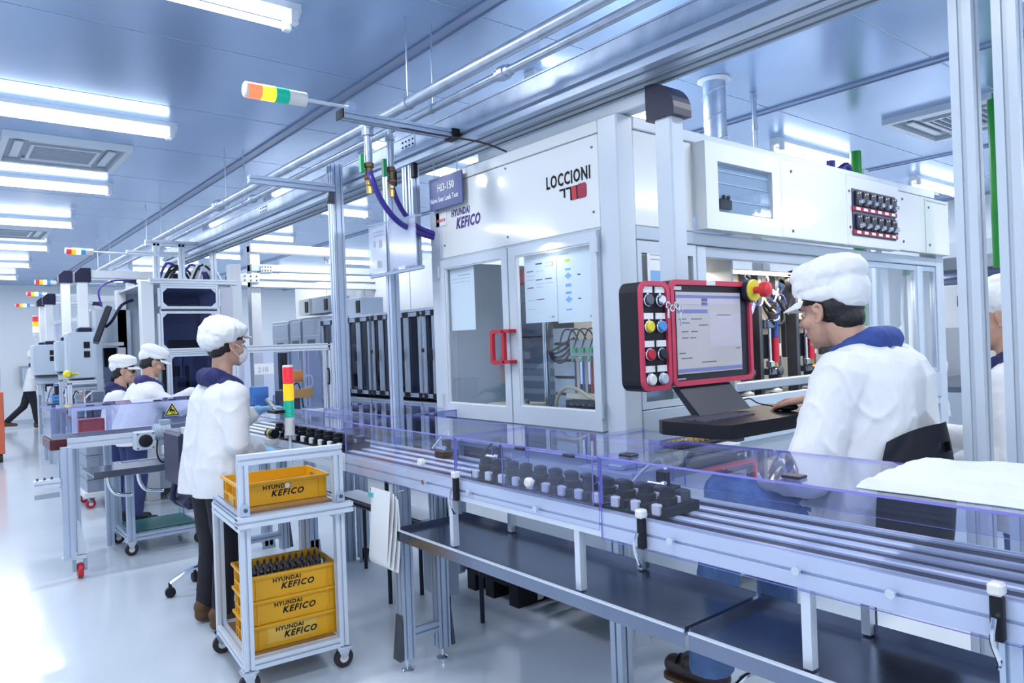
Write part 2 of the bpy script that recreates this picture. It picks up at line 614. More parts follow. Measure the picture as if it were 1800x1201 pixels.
# ------------------------------------------------------------------ air conditioners in the ceiling
def cassette(cx, cy, label, s=0.44):
    t = thing('ceiling_air_conditioner', label, 'air conditioner', (cx, cy, 3.14))
    o = [(cx - s, cy - s), (cx + s, cy - s), (cx + s, cy + s), (cx - s, cy + s)]
    q = s * 0.9
    i1 = [(cx - q, cy - q), (cx + q, cy - q), (cx + q, cy + q), (cx - q, cy + q)]
    B().ring(o, i1, 'z', 3.15, 3.2).build('frame', MFRAME2, t)
    B().box(cx - q, cx + q, cy - q, cy + q, 3.185, 3.2).build('recess', GREY, t)
    g = s * 0.55
    gb = B().ring([(cx - g, cy - g), (cx + g, cy - g), (cx + g, cy + g), (cx - g, cy + g)], [(cx - g * .9, cy - g * .9), (cx + g * .9, cy - g * .9), (cx + g * .9, cy + g * .9), (cx - g * .9, cy + g * .9)], 'z', 3.155, 3.186)
    gr = gb.build('grille_frame', MFRAME2, t)
    for k in range(9):
        yy = cy - g * 0.8 + g * 1.6 * k / 8
        B().box(cx - g * .9, cx + g * .9, yy - 0.006, yy + 0.006, 3.16, 3.182).build('slat', MFRAME, gr)
    for dx, dy in ((0, 1), (0, -1), (1, 0), (-1, 0)):
        c = s * 0.73
        b = B()
        if dx == 0:
            b.box(cx - s * .6, cx + s * .6, cy + dy * c - .03, cy + dy * c + .03, 3.165, 3.178)
        else:
            b.box(cx + dx * c - .03, cx + dx * c + .03, cy - s * .6, cy + s * .6, 3.165, 3.178)
        b.build('louvre', MFRAME2, t)
    return t


cassette(0.93, 7.0, 'square ceiling air conditioner between the first left row lights')
cassette(0.9, 11.65, 'square ceiling air conditioner farther down the left row')
cassette(6.7, 2.2, 'square ceiling air conditioner at upper right behind the white posts', 0.5)

# ------------------------------------------------------------------ overhead beam with wireway
t = thing('overhead_beam', 'long slotted aluminium beam with galvanised wireway running overhead', 'beam', (2.43, 3, 2.58))
B().prof((2.373, -1.5, 2.62), (2.373, 9.7, 2.62), 0.115, 0.08, (0, 0, 1), 1, 1, .02, .03).build('front_profile', ALU, t)
B().prof((2.493, -1.5, 2.62), (2.493, 9.7, 2.62), 0.115, 0.08, (0, 0, 1), 2, 1, .022, .03).build('rear_profile', GREY, t)
b = B().box(2.335, 2.345, -1.5, 9.7, 2.665, 2.755).box(2.525, 2.535, -1.5, 9.7, 2.665, 2.755).box(2.345, 2.525, -1.5, 9.7, 2.665, 2.672)
b.build('wireway', GALV, t)
B().box(2.433, 2.434, -1.5, 9.7, 2.585, 2.655).build('gap_strip', BLACK, t)
B().box(2.33, 2.54, -1.5, 9.7, 2.756, 2.764).build('wireway_lid', GALV, t)
for yy in (1.2, 3.75, 6.2, 8.6):
    B().box(2.331, 2.3345, yy, yy + 0.16, 2.68, 2.745).build('splice_plate', GALV, t)
    for a in range(2):
        for c in range(4):
            B().cyl((2.331, yy + 0.02 + 0.04 * c, 2.697 + 0.03 * a), (2.327, yy + 0.02 + 0.04 * c, 2.697 + 0.03 * a), 0.006, n=8).build('bolt', BLACK, t)
bundle = B()
for k in range(5):
    bundle.tube([(2.37 + 0.035 * k, -1.4, 2.68), (2.37 + 0.03 * k, 2, 2.684), (2.36 + 0.035 * k, 5, 2.68), (2.37 + 0.03 * k, 9.6, 2.68)], 0.008, 6, 4)
bundle.build('cable_bundle', RUBBER, t)


# ------------------------------------------------------------------ ceiling pipes
def pipe(x, z, r, label, cpl):
    t = thing('overhead_pipe', label, 'pipe', (x, 3, z - r), group='air pipes under the ceiling')
    B().cyl((x, -1.5, z), (x, 15, z), r, n=16).build('pipe_run', GALV, t, True)
    for yy in cpl:
        B().lathe([(r, -.05), (r * 1.35, -.045), (r * 1.35, -.02), (r * 1.7, -.018), (r * 1.7, .018), (r * 1.35, .02), (r * 1.35, .045), (r, .05)], (x, yy, z), (0, 1, 0), 12).build('coupling', GALV, t)
    for yy in (0.8, 3.25, 6.2, 9.0, 12.0):
        B().cyl((x, yy, z + r), (x, yy, 3.19), 0.005, n=6).ring([(x + (r + .006) * math.cos(a), z + (r + .006) * math.sin(a)) for a in [PI * k / 6 for k in range(12)]], [(x + r * math.cos(a), z + r * math.sin(a)) for a in [PI * k / 6 for k in range(12)]], 'y', yy - .012, yy + .012).build('hanger', GALV, t)
    return t


p1 = pipe(1.99, 2.735, 0.03, 'thick galvanised air pipe hung under the ceiling, nearer the aisle', (6.4,))
p2 = pipe(2.145, 2.735, 0.021, 'thin galvanised air pipe hung beside the thick one', (2.64, 6.0))
for p, x, yy, r in ((p1, 1.99, 3.70, 0.023), (p2, 2.145, 3.72, 0.02)):
    b = B().lathe([(r, 0), (r * 1.5, 0.005), (r * 1.5, .05), (r * 1.2, .055)], (x, yy, 2.67), (0, 0, 1), 12)
    b.cyl((x, yy, 2.52), (x, yy, 2.68), r)
    b.build('drop_pipe', GALV, p, True)
    v = B().lathe([(r * 1.05, 0), (r * 1.3, .01), (r * 1.3, .025), (r * .95, .03), (r * .95, .07), (r * 1.3, .075), (r * 1.3, .095), (r, .1)], (x, yy, 2.42), (0, 0, 1), 8).build('valve', BRONZE, p)
    B().box(x - .055, x - .035, yy - .012, yy + .012, 2.46, 2.56).box(x - .04, x - .01, yy - .006, yy + .006, 2.465, 2.475).build('lever', GREEN, v)
    B().lathe([(r * .8, 0), (r * .8, .04), (r * .6, .045), (r * .9, .05), (r * .9, .075)], (x, yy, 2.345), (0, 0, 1), 8).build('fitting', BRASS, p)
h1 = [(1.99, 3.70, 2.36), (2.0, 3.68, 2.25), (2.08, 3.66, 2.08), (2.24, 3.66, 1.99), (2.42, 3.67, 2.03)]
h2 = [(2.145, 3.72, 2.36), (2.15, 3.70, 2.26), (2.2, 3.69, 2.13), (2.3, 3.68, 2.08), (2.42, 3.68, 2.1)]
solo('air_hose', B().tube([at(651, 305, X=1.99), at(656, 320, X=1.99), at(672, 355, X=2.05), at(698, 388, X=2.15), at(730, 407, X=2.3), at(764, 418, X=2.43)], 0.017, 10, 5), PURPLE, 'purple air hose sagging from the left valve to the test machine', 'hose', 'purple air hoses', True)
solo('air_hose', B().tube([at(685, 308, X=2.145), at(689, 325, X=2.145), at(699, 355, X=2.2), at(718, 385, X=2.28), at(740, 402, X=2.36), at(766, 412, X=2.43)], 0.015, 10, 5), PURPLE, 'purple air hose curving from the right valve to the test machine', 'hose', 'purple air hoses', True)


# ------------------------------------------------------------------ stack lights
def stack(parent, p, d, r, segs, seg, base, pole=None, cap=0.012):
    """signal tower: from p along d: base, lens segments, cap"""
    p, d = V(p), V(d).normalized()
    B().lathe([(r * .5, -0.02), (r * .95, -0.018), (r * .95, base - .002), (r * .85, base)], p, d, 18).build('tower_base', OFFW, parent, True)
    q = p + d * base
    for name, m in segs:
        prof = []
        n = 7
        for k in range(n):
            h0, h1 = seg * k / n, seg * (k + 1) / n
            prof += [(r * 0.97, h0 + seg * .005), (r, h0 + seg * .03), (r, h1 - seg * .03), (r * .97, h1 - seg * .005)]
        B().lathe(prof, q, d, 18).build(name, m, parent, False)
        q = q + d * seg
    B().lathe([(r, 0), (r, cap * .6), (r * .85, cap)], q, d, 18).build('tower_cap', OFFW, parent, True)


# bracket with the big lying stack light
t = thing('signal_bracket', 'aluminium bracket arm reaching out from the overhead beam', 'bracket', (2.0, 3.3, 2.6))
B().prof((1.63, 3.3, 2.628), (2.33, 3.3, 2.628), 0.07, 0.04, (0, 0, 1), 2, 1).build('arm', ALU, t)
B().cbox(2.27, 2.325, 3.255, 3.345, 2.6, 2.655, 0.004).build('clamp_block', BLACK, t)
B().box(1.622, 1.63, 3.262, 3.338, 2.606, 2.65).build('end_cap', BLACK, t)
B().box(1.66, 1.7, 3.27, 3.33, 2.65, 2.69).cyl((1.68, 3.3, 2.69), (1.68, 3.3, 2.7), .015).build('pole_clamp', CHROME, t)
t = thing('signal_tower', 'large lying signal tower, lit red and amber, with teal segment', 'signal light', (1.4, 3.3, 2.64))
b = B().cyl((1.7, 3.3, 2.672), (1.42, 3.3, 2.668), 0.009)
b.build('pole', ALUW, t)
stack(t, (1.43, 3.3, 2.668), (-1, 0, -0.012), 0.036, [('green_lens', LENSG), ('amber_lens', LENSAL), ('red_lens', LENSRL)], 0.064, 0.07)
solo('signal_cable', B().tube([(1.95, 3.28, 2.61), (2.1, 3.2, 2.58), (2.3, 3.05, 2.53), (2.42, 2.98, 2.48)], 0.005, 6, 4), RUBBER, 'thin dark cable drooping from bracket to the machine top', 'cable')

# ------------------------------------------------------------------ posts under the beam
t = thing('support_post', 'tall aluminium post carrying the beam, left of the machine', 'post', (2.24, 4.66, 0))
B().prof((2.24, 4.66, 0), (2.24, 4.66, 2.75), 0.08, 0.08, (1, 0, 0), 2, 2).build('upright', ALU, t)
B().prof((1.62, 4.6, 2.565), (2.2, 4.6, 2.565), 0.05, 0.05).build('side_arm', ALU, t)
B().poly([(2.14, 2.46), (2.2, 2.46), (2.2, 2.55), (2.17, 2.55)], 'y', 4.59, 4.61).build('gusset', DSTEEL, t)
t = thing('support_post', 'slim aluminium post just left of the test machine', 'post', (2.3, 4.02, 0))
B().prof((2.3, 4.02, 0), (2.3, 4.02, 2.57), 0.06, 0.06, (1, 0, 0)).build('upright', ALU, t)
B().cbox(2.28, 2.32, 3.95, 3.99, 2.47, 2.57).build('angle_bracket', BLACK, t)
t = thing('support_post', 'short twin aluminium hanger post behind the purple hoses', 'post', (2.34, 3.84, 2.2))
B().prof((2.34, 3.79, 1.95), (2.34, 3.79, 2.57), 0.05, 0.05, (1, 0, 0)).build('upright', ALU, t)
B().prof((2.34, 3.86, 1.95), (2.34, 3.86, 2.57), 0.05, 0.05, (1, 0, 0)).build('upright', ALU, t)
B().cbox(2.3, 2.33, 3.72, 3.76, 2.48, 2.57).build('angle_bracket', BLACK, t)
# document pouches
t = thing('document_holder', 'two clear plastic document pouches hung on a frame by the posts', 'document holder', (2.24, 3.9, 1.9))
B().tube([(2.23, 4.2, 2.25), (2.23, 3.55, 2.22)], 0.006, 6, 0).tube([(2.23, 4.16, 1.92), (2.23, 3.54, 1.92)], 0.012, 6, 0).tube([(2.23, 3.93, 2.24), (2.23, 3.9, 1.92)], 0.005, 6, 0).build('hanging_frame', ALU, t)
for ya, yb in ((4.17, 3.95), (3.91, 3.6)):
    po = B().box(2.224, 2.227, yb, ya, 1.935, 2.235).build('pouch', PFILM, t)
    B().box(2.229, 2.231, yb + .02, ya - .02, 1.95, 2.22).build('page', PAPER, po)
b = lines(B(), (2.224, 4.14, 1.95), (0, -1, 0), (0, 0, 1), (-1, 0, 0), [(.02, .16, .24, .245), (.02, .16, .22, .225), (.07, .12, .02, .06), (.03, .05, .15, .19), (.1, .13, .14, .19)])
b.build('print', INKG, t)

# ================================================================== the leak test machine
mx = thing('leak_test_machine', 'big white leak test machine with two glass doors and logo panel', 'machine', (4.2, 3.0, 0))
FX = 2.42
B().cbox(FX, 2.53, 2.2, 2.32, 0.08, 2.48, 0.006).build('corner_column', MFRAME2, mx)
B().cbox(FX, 2.52, 3.64, 3.75, 0.08, 2.48, 0.006).build('corner_column', MFRAME2, mx)
B().cbox(5.87, 6.0, 2.2, 2.32, 0.08, 2.42, 0.006).build('corner_column', MFRAME2, mx)
B().cbox(5.87, 6.0, 3.64, 3.75, 0.08, 2.42, 0.006).build('corner_column', MFRAME2, mx)
lp = B().cbox(FX + .004, FX + .03, 2.322, 3.638, 1.985, 2.415, 0.003).build('logo_panel', GLOSS, mx)
B().cbox(FX + .002, FX + .03, 2.322, 3.638, 2.42, 2.478, 0.003).build('header_strip', GLOSS, mx)
B().box(FX + .01, 5.99, 2.21, 3.74, 2.462, 2.478).build('roof_plate', MFRAME, mx)
B().cbox(FX + .004, FX + .06, 2.322, 3.638, 0.95, 1.04, 0.004).build('door_sill', MFRAME, mx)
B().cbox(FX + .004, FX + .06, 2.322, 3.638, 1.972, 1.984, 0.002).build('door_head', MFRAME, mx)
for yy, zz in ((3.6, 2.06), (3.6, 2.36), (2.36, 2.06), (2.36, 2.36), (3.0, 2.03), (3.0, 2.395)):
    B().cyl((FX + .004, yy, zz), (FX + .0, yy, zz), .006, n=8).build('screw', DSTEEL, lp)
text('logo_text', 'LOCCIONI', 0.086, (FX + .0025, 2.682, 2.222), (0, -1, 0), (0, 0, 1), INK, mx, bold=0.0022, wide=0.68, sp=1.14)
lg = B()
for k, yy in enumerate((2.585, 2.54, 2.495, 2.45)):
    if k < 3:
        w_ = 0.038
        lg2 = [(yy, 2.205), (yy - w_, 2.205), (yy - w_, 2.14 + .02 * (k < 1)), (yy - w_ + .009, 2.14 + .02 * (k < 1)), (yy - w_ + .009, 2.196), (yy, 2.196)]
        lg.poly(lg2, 'x', FX + .001, FX + .004)
lg.build('logo_hooks', INK, mx)
B().poly([(2.502, 2.203), (2.47, 2.203), (2.466, 2.139), (2.498, 2.139)], 'x', FX + .0005, FX + .004).build('logo_mark', RED, mx)
B().poly([(2.452, 2.208), (2.41, 2.208), (2.402, 2.198), (2.402, 2.15), (2.41, 2.139), (2.452, 2.139), (2.459, 2.15), (2.459, 2.198)], 'x', FX, FX + .004).build('logo_mark', INKR, mx)
text('maker_text', 'HYUNDAI', 0.055, (FX + .0025, 3.52, 2.218), (0, -1, 0), (0, 0, 1), INKN, mx, shear=0.1, bold=0.0018, wide=0.7, sp=1.1)
text('maker_text', 'KEFICO', 0.085, (FX + .0025, 3.475, 2.143), (0, -1, 0), (0, 0, 1), INKN, mx, shear=0.28, bold=0.0032, wide=0.72, sp=1.16)
B().box(FX - .0, FX + .004, 3.57, 3.68, 2.18, 2.262).build('tag_sticker', PAPER, mx)
lines(B(), (FX, 3.672, 2.205), (0, -1, 0), (0, 0, 1), (-1, 0, 0), [(0, .022, 0, .018), (.03, .036, 0, .018), (.04, .046, 0, .018), (.05, .06, 0, .018), (.064, .07, 0, .018), (.076, .088, 0, .018)]).build('sticker_print', REDP, mx)


def door(y0, y1, z0, z1, gy0, gy1, gz0, gz1, hy):
    d = B().ring([(y0, z0), (y1, z0), (y1, z1), (y0, z1)], [(gy0, gz0), (gy1, gz0), (gy1, gz1), (gy0, gz1)], 'x', FX - .022, FX + .004).build('door', MFRAME2, mx)
    B().box(FX - .008, FX - .004, gy0, gy1, gz0, gz1).build('pane', GLASS, d)
    w_ = .007
    B().ring([(gy0, gz0), (gy1, gz0), (gy1, gz1), (gy0, gz1)], [(gy0 + w_, gz0 + w_), (gy1 - w_, gz0 + w_), (gy1 - w_, gz1 - w_), (gy0 + w_, gz1 - w_)], 'x', FX - .016, FX - .002).build('gasket', WHITE, d)
    for zz in (z0 + .06, z1 - .1):
        B().cyl((FX - .025, hy, zz), (FX - .025, hy, zz + .07), .009, n=10).build('hinge', MFRAME2, d, True)
    return d


d1 = door(2.985, 3.63, 1.045, 1.968, 3.035, 3.58, 1.125, 1.92, 3.634)
d2 = door(2.328, 2.975, 1.045, 1.968, 2.37, 2.915, 1.135, 1.918, 2.324)


def rrect(y0, y1, z0, z1, r, n=4):
    p = []
    for cy, cz, a in ((y1 - r, z1 - r, 0), (y0 + r, z1 - r, PI / 2), (y0 + r, z0 + r, PI), (y1 - r, z0 + r, 1.5 * PI)):
        p += [(cy + r * math.cos(a + PI / 2 * k / n), cz + r * math.sin(a + PI / 2 * k / n)) for k in range(n + 1)]
    return p


hd = B().ring(rrect(2.97, 3.09, 1.355, 1.54, .025), rrect(2.99, 3.068, 1.375, 1.52, .014), 'x', FX - .075, FX - .055)
for zz in (1.36, 1.52):
    hd.cbox(FX - .075, FX - .022, 2.925, 2.99, zz, zz + .018, .003)
hd.build('handle', RED, d2)
# interior of the door side
B().box(FX + .05, 5.9, 2.3, 3.7, 1.0, 1.03).build('table_plate', STEEL, mx)
B().box(3.4, 3.42, 2.3, 3.7, 1.03, 1.97).build('rear_partition', mat('interior light panel', (0.45, 0.52, 0.62), 0.4), mx)
B().box(FX + .1, 3.4, 3.66, 3.68, 1.03, 1.97).build('interior_side', MFRAME, mx)
B().box(FX + .006, FX + .04, 2.318, 2.36, 1.045, 1.968).build('door_jamb', MFRAME, mx)
B().box(FX + .006, FX + .04, 3.6, 3.642, 1.045, 1.968).build('door_jamb', MFRAME, mx)
B().box(FX + .006, FX + .03, 2.95, 3.01, 1.045, 1.968).build('door_jamb', MFRAME, mx)
g = B().box(3.0, 3.38, 3.08, 3.62, 1.06, 1.72).build('inner_cabinet', mat('blue grey steel', (0.24, 0.33, 0.47), 0.3, 0.3), mx)
for zz in (1.495, 1.3, 1.22, 1.14):
    B().box(2.994, 3.0, 3.08, 3.62, zz, zz + (.008 if zz > 1.4 else .03)).build('cabinet_seam', BLACK if zz > 1.4 else ALU, g)
B().prof((2.98, 3.08, 1.78), (2.98, 3.64, 1.78), .04).prof((2.98, 3.08, 1.9), (2.98, 3.64, 1.9), .04).prof((2.98, 3.1, 1.03), (2.98, 3.1, 1.95), .04).build('inner_frame', ALU, mx)
B().cyl((2.7, 3.04, 1.05), (2.7, 3.04, 1.95), .018).cyl((2.76, 3.02, 1.05), (2.76, 3.02, 1.95), .012).build('guide_rod', CHROME, mx, True)
B().cbox(2.55, 2.75, 3.1, 3.4, 1.03, 1.12).build('valve_box', CREAM, mx)
for k in range(3):
    B().cyl((2.62, 3.12 + .05 * k, 1.12), (2.62, 3.12 + .05 * k, 1.15), .014, n=8).build('fitting', CHROME, mx)
B().cbox(2.62, 2.7, 3.12, 3.3, 1.8, 1.88).build('relay_block', RED, mx)
B().box(2.66, 2.68, 2.32, 2.93, 1.03, 1.95).build('wiring_panel', CREAM, mx)
g = B().cbox(2.66, 2.8, 2.76, 2.93, 1.05, 1.9).build('side_duct', mat('blue grey steel', (0.3, 0.4, 0.55), 0.35), mx)
for k in range(5):
    B().box(2.655, 2.66, 2.765, 2.925, 1.1 + .09 * k, 1.175 + .09 * k).build('module', MFRAME, g)
mf = B().cbox(2.56, 2.64, 2.34, 2.7, 1.385, 1.47).build('manifold', mat('manifold grey', (0.42, 0.45, 0.5), 0.35, 0.4), mx)
for k in range(6):
    yy = 2.365 + .058 * k
    B().cyl((2.6, yy, 1.24), (2.6, yy, 1.385), .014, n=10).build('cylinder_barrel', CHROME, mf, True)
    B().cyl((2.6, yy, 1.2), (2.6, yy, 1.245), .015, n=10).build('cylinder_collar', BLACK, mf)
    B().cyl((2.58, yy + .028, 1.18), (2.58, yy + .028, 1.36), .006, n=6).build('tubing', (RED, BLUEH, INKN)[k % 3], mf)
    B().box(2.545, 2.56, yy - .012, yy + .012, 1.405, 1.43).cyl((2.55, yy, 1.39), (2.54, yy + .01, 1.36), .005, n=6).build('cable_tag', GREEN, mf)
    B().tube([(2.58, yy, 1.47), (2.56, yy + .015, 1.515), (2.55, yy + .07, 1.52), (2.56, yy + .12, 1.45), (2.56, yy + .13, 1.42)], .004, 6, 4).build('wire', BLACK, mf, True)
for k in range(4):
    B().tube([(2.6, 2.7, 1.48 - .01 * k), (2.57, 2.76, 1.45 - .03 * k), (2.56, 2.83, 1.42 - .015 * k), (2.57, 2.87, 1.45), (2.6, 2.885 - .01 * k, 1.6), (2.62, 2.88 - .01 * k, 1.8)], .007, 6, 4).build('wire_loop', RUBBER, mx, True)
B().cbox(2.54, 2.66, 2.34, 2.72, 1.17, 1.2).build('base_strip', CREAM, mx)
b = B().cbox(2.535, 2.66, 2.34, 2.72, 1.125, 1.165)
b.build('rail_strip', BLACK, mx)
for k in range(8):
    B().cyl((2.535, 2.36 + .045 * k, 1.145), (2.532, 2.36 + .045 * k, 1.145), .006, n=8).build('screw', CHROME, mx)
B().tube([(2.54, 2.38, 1.3), (2.53, 2.42, 1.2), (2.52, 2.5, 1.18), (2.52, 2.6, 1.22), (2.53, 2.7, 1.23), (2.54, 2.78, 1.18), (2.55, 2.81, 1.1)], .009, 8, 5).build('clear_hose', mat('tan hose', (0.55, 0.47, 0.3), 0.3), mx, True)
B().cyl((2.5, 2.45, 1.075), (2.5, 2.68, 1.075), .016).cyl((2.5, 2.55, 1.05), (2.5, 2.58, 1.11), .02).ball((2.5, 2.7, 1.08), .024).cyl((2.5, 2.8, 1.04), (2.5, 2.8, 1.14), .018).build('pipe_fittings', CHROME, mx, True)
B().cbox(2.55, 2.62, 2.335, 2.42, 1.46, 1.585).build('junction_box', RED, mx)
B().box(2.548, 2.55, 2.35, 2.41, 1.535, 1.555).build('junction_label', PAPER, mx)
B().tube([(2.53, 2.36, 1.45), (2.52, 2.35, 1.38), (2.52, 2.36, 1.3), (2.54, 2.38, 1.22)], .012, 8, 4).build('blue_tube', BLUEH, mx, True)
# lower body
lb = B().cbox(2.46, 5.9, 2.3, 3.08, 0.16, 0.9, .004).build('lower_cabinet', mat('lower panel paint', (0.55, 0.64, 0.76), 0.3), mx)
B().box(2.5, 5.9, 3.1, 3.68, 0.86, 0.95).build('lower_frame', MFRAME, mx)
B().cbox(2.425, 5.99, 2.206, 3.744, 0.9, 0.95, .004).build('bed_frame', MFRAME, mx)
B().prof((2.5, 3.12, 0.2), (2.5, 3.62, 0.2), .06).prof((2.5, 3.66, .1), (2.5, 3.66, .9), .06).build('brace_frame', ALU, mx)
for x, y in ((2.66, 3.15), (2.66, 2.4), (5.7, 2.4), (5.7, 3.5)):
    c = B().cbox(x - .05, x + .05, y - .05, y + .05, .1, .16)
    c.build('caster_plate', WHITE, mx)
    B().lathe([(.03, -.02), (.05, -.018), (.05, .018), (.03, .02)], (x, y, .05), (1, 0, 0), 16).build('caster_wheel', WHITE, mx, True)
    B().box(x - .03, x + .03, y - .012, y + .012, .05, .12).build('caster_fork', GREY, mx)
# ---- operator side (faces the seated man)
SY = 2.2
B().cbox(2.53, 5.88, SY, SY + .08, 1.92, 1.98, .004).build('header_beam', MFRAME, mx)
B().cbox(2.53, 4.49, SY + .01, SY + .05, 1.86, 1.915, .004).build('lower_header', mat('header grey', (0.42, 0.5, 0.62), 0.35), mx)
B().cbox(2.53, 5.88, SY, SY + .06, 2.425, 2.48, .004).build('top_rail', MFRAME2, mx)
B().cbox(2.532, 2.96, SY + .005, SY + .03, 1.985, 2.42, .003).build('side_panel', GLOSS, mx)
ub = B().ring([(2.97, 1.99), (3.64, 1.99), (3.64, 2.42), (2.97, 2.42)], [(3.07, 2.08), (3.56, 2.08), (3.56, 2.33), (3.07, 2.33)], 'y', SY - .07, SY - .04).box(2.97, 5.1, SY - .04, SY, 1.99, 2.42).build('upper_box', GLOSS, mx)
g = B().box(3.072, 3.558, SY - .042, SY - .0405, 2.082, 2.328).build('window_backing', mat('blue grey window', (0.3, 0.38, 0.5), 0.3), ub)
for zz in (2.15, 2.23, 2.29):
    B().box(3.075, 3.555, SY - .046, SY - .042, zz, zz + .004).build('shelf_line', MFRAME2, ub)
B().cbox(3.1, 3.2, SY - .06, SY - .042, 2.1, 2.15).cbox(3.12, 3.14, SY - .065, SY - .05, 2.15, 2.17).cbox(3.16, 3.18, SY - .065, SY - .05, 2.15, 2.17).build('module_block', BLACK, ub)
B().box(3.07, 3.56, SY - .062, SY - .059, 2.08, 2.33).build('pane', GLASS, ub)
B().cbox(3.645, 4.378, SY - .07, SY - .04, 1.99, 2.42, .003).build('cover_panel', GLOSS, ub)
B().cbox(4.385, 5.1, SY - .07, SY - .04, 1.99, 2.42, .003).build('cover_panel', GLOSS, ub)
vb = B().box(4.44, 5.03, SY - .075, SY - .07, 2.05, 2.34).build('regulator_board', mat('dark navy board', (0.05, 0.055, 0.12), 0.35), ub)
for r_ in range(2):
    z0 = 2.2 - .145 * r_
    B().box(4.43, 5.04, SY - .082, SY - .075, z0 + .004, z0 + .03).build('label_rail', INKR, vb)
    for c in range(6):
        x0 = 4.455 + .097 * c
        B().box(x0 + .018, x0 + .07, SY - .0835, SY - .082, z0 + .009, z0 + .026).build('tag_label', PAPER, vb)
        B().cbox(x0 + .01, x0 + .085, SY - .09, SY - .075, z0 + .036, z0 + .128, .004).build('regulator_body', SATIN, vb)
        B().lathe([(.017, 0), (.017, .015), (.012, .025)], (x0 + .048, SY - .09, z0 + .06), (0, -1, 0), 10).build('regulator_knob', CHROME, vb, True)
        B().ball((x0 + .03, SY - .09, z0 + .11), .006, 6).ball((x0 + .06, SY - .09, z0 + .115), .006, 6).build('indicator', WHITE, vb)
for x, z in ((4.41, 2.32), (4.41, 2.1), (5.06, 2.32), (5.06, 2.1), (3.75, 2.36), (3.75, 2.03)):
    B().cyl((x, SY - .07, z), (x, SY - .075, z), .008, n=8).build('latch', DSTEEL, ub)
lb2 = B().cbox(5.12, 5.99, SY - .05, SY, 2.0, 2.4, .003).build('end_box', GLOSS, mx)
B().box(5.562, 5.568, SY - .052, SY - .05, 2.01, 2.39).box(5.6, 5.95, SY - .054, SY - .05, 2.375, 2.382).build('box_seam', GREY, lb2)
for x, z in ((5.2, 2.35), (5.2, 2.06), (5.63, 2.33), (5.63, 2.06)):
    B().cyl((x, SY - .05, z), (x, SY - .055, z), .009, n=8).build('latch', DSTEEL, lb2)
# side window, poster, apron
B().ring([(2.532, 1.14), (2.965, 1.14), (2.965, 1.915), (2.532, 1.915)], [(2.56, 1.17), (2.94, 1.17), (2.94, 1.86), (2.56, 1.86)], 'y', SY, SY + .03).build('side_window_frame', MFRAME2, mx)
B().box(2.56, 2.94, SY + .012, SY + .016, 1.17, 1.86).build('side_pane', GLASS, mx)
B().cbox(2.6, 2.9, 2.32, 2.5, 1.03, 1.3).build('chrome_block', STEEL, mx)
B().cbox(2.532, 5.88, SY - .005, SY + .03, 0.955, 1.135, .004).build('apron', MFRAME, mx)
for x in (2.98, 4.5, 5.54):
    B().cbox(x, x + .075, SY + .005, SY + .08, 1.135, 1.915, .004).build('mullion', MFRAME2, mx)
for x0, x1 in ((4.58, 5.535), (5.62, 5.865)):
    B().ring([(x0, 1.137), (x1, 1.137), (x1, 1.915), (x0, 1.915)], [(x0 + .03, 1.17), (x1 - .03, 1.17), (x1 - .03, 1.88), (x0 + .03, 1.88)], 'y', SY + .01, SY + .04).build('window_frame', ALU, mx)
    B().box(x0 + .03, x1 - .03, SY + .022, SY + .026, 1.17, 1.88).build('window_pane', GLASS, mx)
# side poster sheet
ps = B().box(2.6, 2.9, SY + .001, SY + .003, 1.44, 1.9)
po = solo('work_instruction_sheet', ps, PAPER, 'printed instruction sheet with small photos on machine side behind operator panel', 'sheet')
for r_ in range(2):
    for c in range(3):
        B().box(2.62 + .095 * c, 2.69 + .095 * c, SY - .0005, SY + .001, 1.7 - .13 * r_, 1.78 - .13 * r_).build('picture', INKB if c != 1 else INKG, po)
lines(B(), (2.62, SY + .001, 1.45), (1, 0, 0), (0, 0, 1), (0, -1, 0), [(0, .25, .4 - .0, .405), (0, .2, .38, .384), (0, .24, .08, .084), (0, .22, .06, .064), (0, .24, .04, .044)]).build('print', INKG, po)
# interior test stations
cm = B()
rr_ = random.Random(5)
for k in range(34):
    x = rr_.uniform(3.0, 4.4)
    y = rr_.uniform(2.42, 2.75)
    z = rr_.uniform(1.6, 1.84)
    cm.tube([(x, y, z), (x + .08, y - .03, z - rr_.uniform(0, .12)), (x + .2, y + rr_.uniform(-.04, .04), z - rr_.uniform(0, .1)), (x + .3, y + .05, z + .02)], rr_.choice((.006, .009, .012)), 6, 4)
o = cm.build('cable_mass', BLACK, mx, True)
o['kind'] = 'stuff'
cm = B()
for k in range(12):
    x = rr_.uniform(3.2, 4.5)
    y = rr_.uniform(2.45, 2.7)
    z = rr_.uniform(1.6, 1.84)
    cm.tube([(x, y, z), (x + .06, y - .03, z - rr_.uniform(0, .1)), (x + .16, y, z - rr_.uniform(0, .1)), (x + .26, y + .05, z)], .006, 6, 4)
o = cm.build('tubing_mass', mat('tubing blue', (.12, .16, .55), .35), mx, True)
o['kind'] = 'stuff'
for k in range(7):
    x = 5.64 + .033 * k
    B().tube([(x, 2.34, 1.86), (x + .02 * math.sin(k), 2.36, 1.6), (x - .01, 2.35, 1.4), (x, 2.36, 1.18)], .011, 8, 4).build('hanging_tube', GREY if k % 2 else MFRAME, mx, True)
warm = mat('warm back panel', (0.8, 0.76, 0.64), 0.45)
B().box(3.45, 5.85, 3.1, 3.12, 1.03, 1.95).build('station_wall', warm, mx)
B().cbox(3.0, 5.5, 2.4, 2.47, 1.14, 1.19).build('front_beam', GREY, mx)
B().cbox(3.0, 5.5, 2.9, 3.0, 1.72, 1.8).build('cable_tray', DSTEEL, mx)
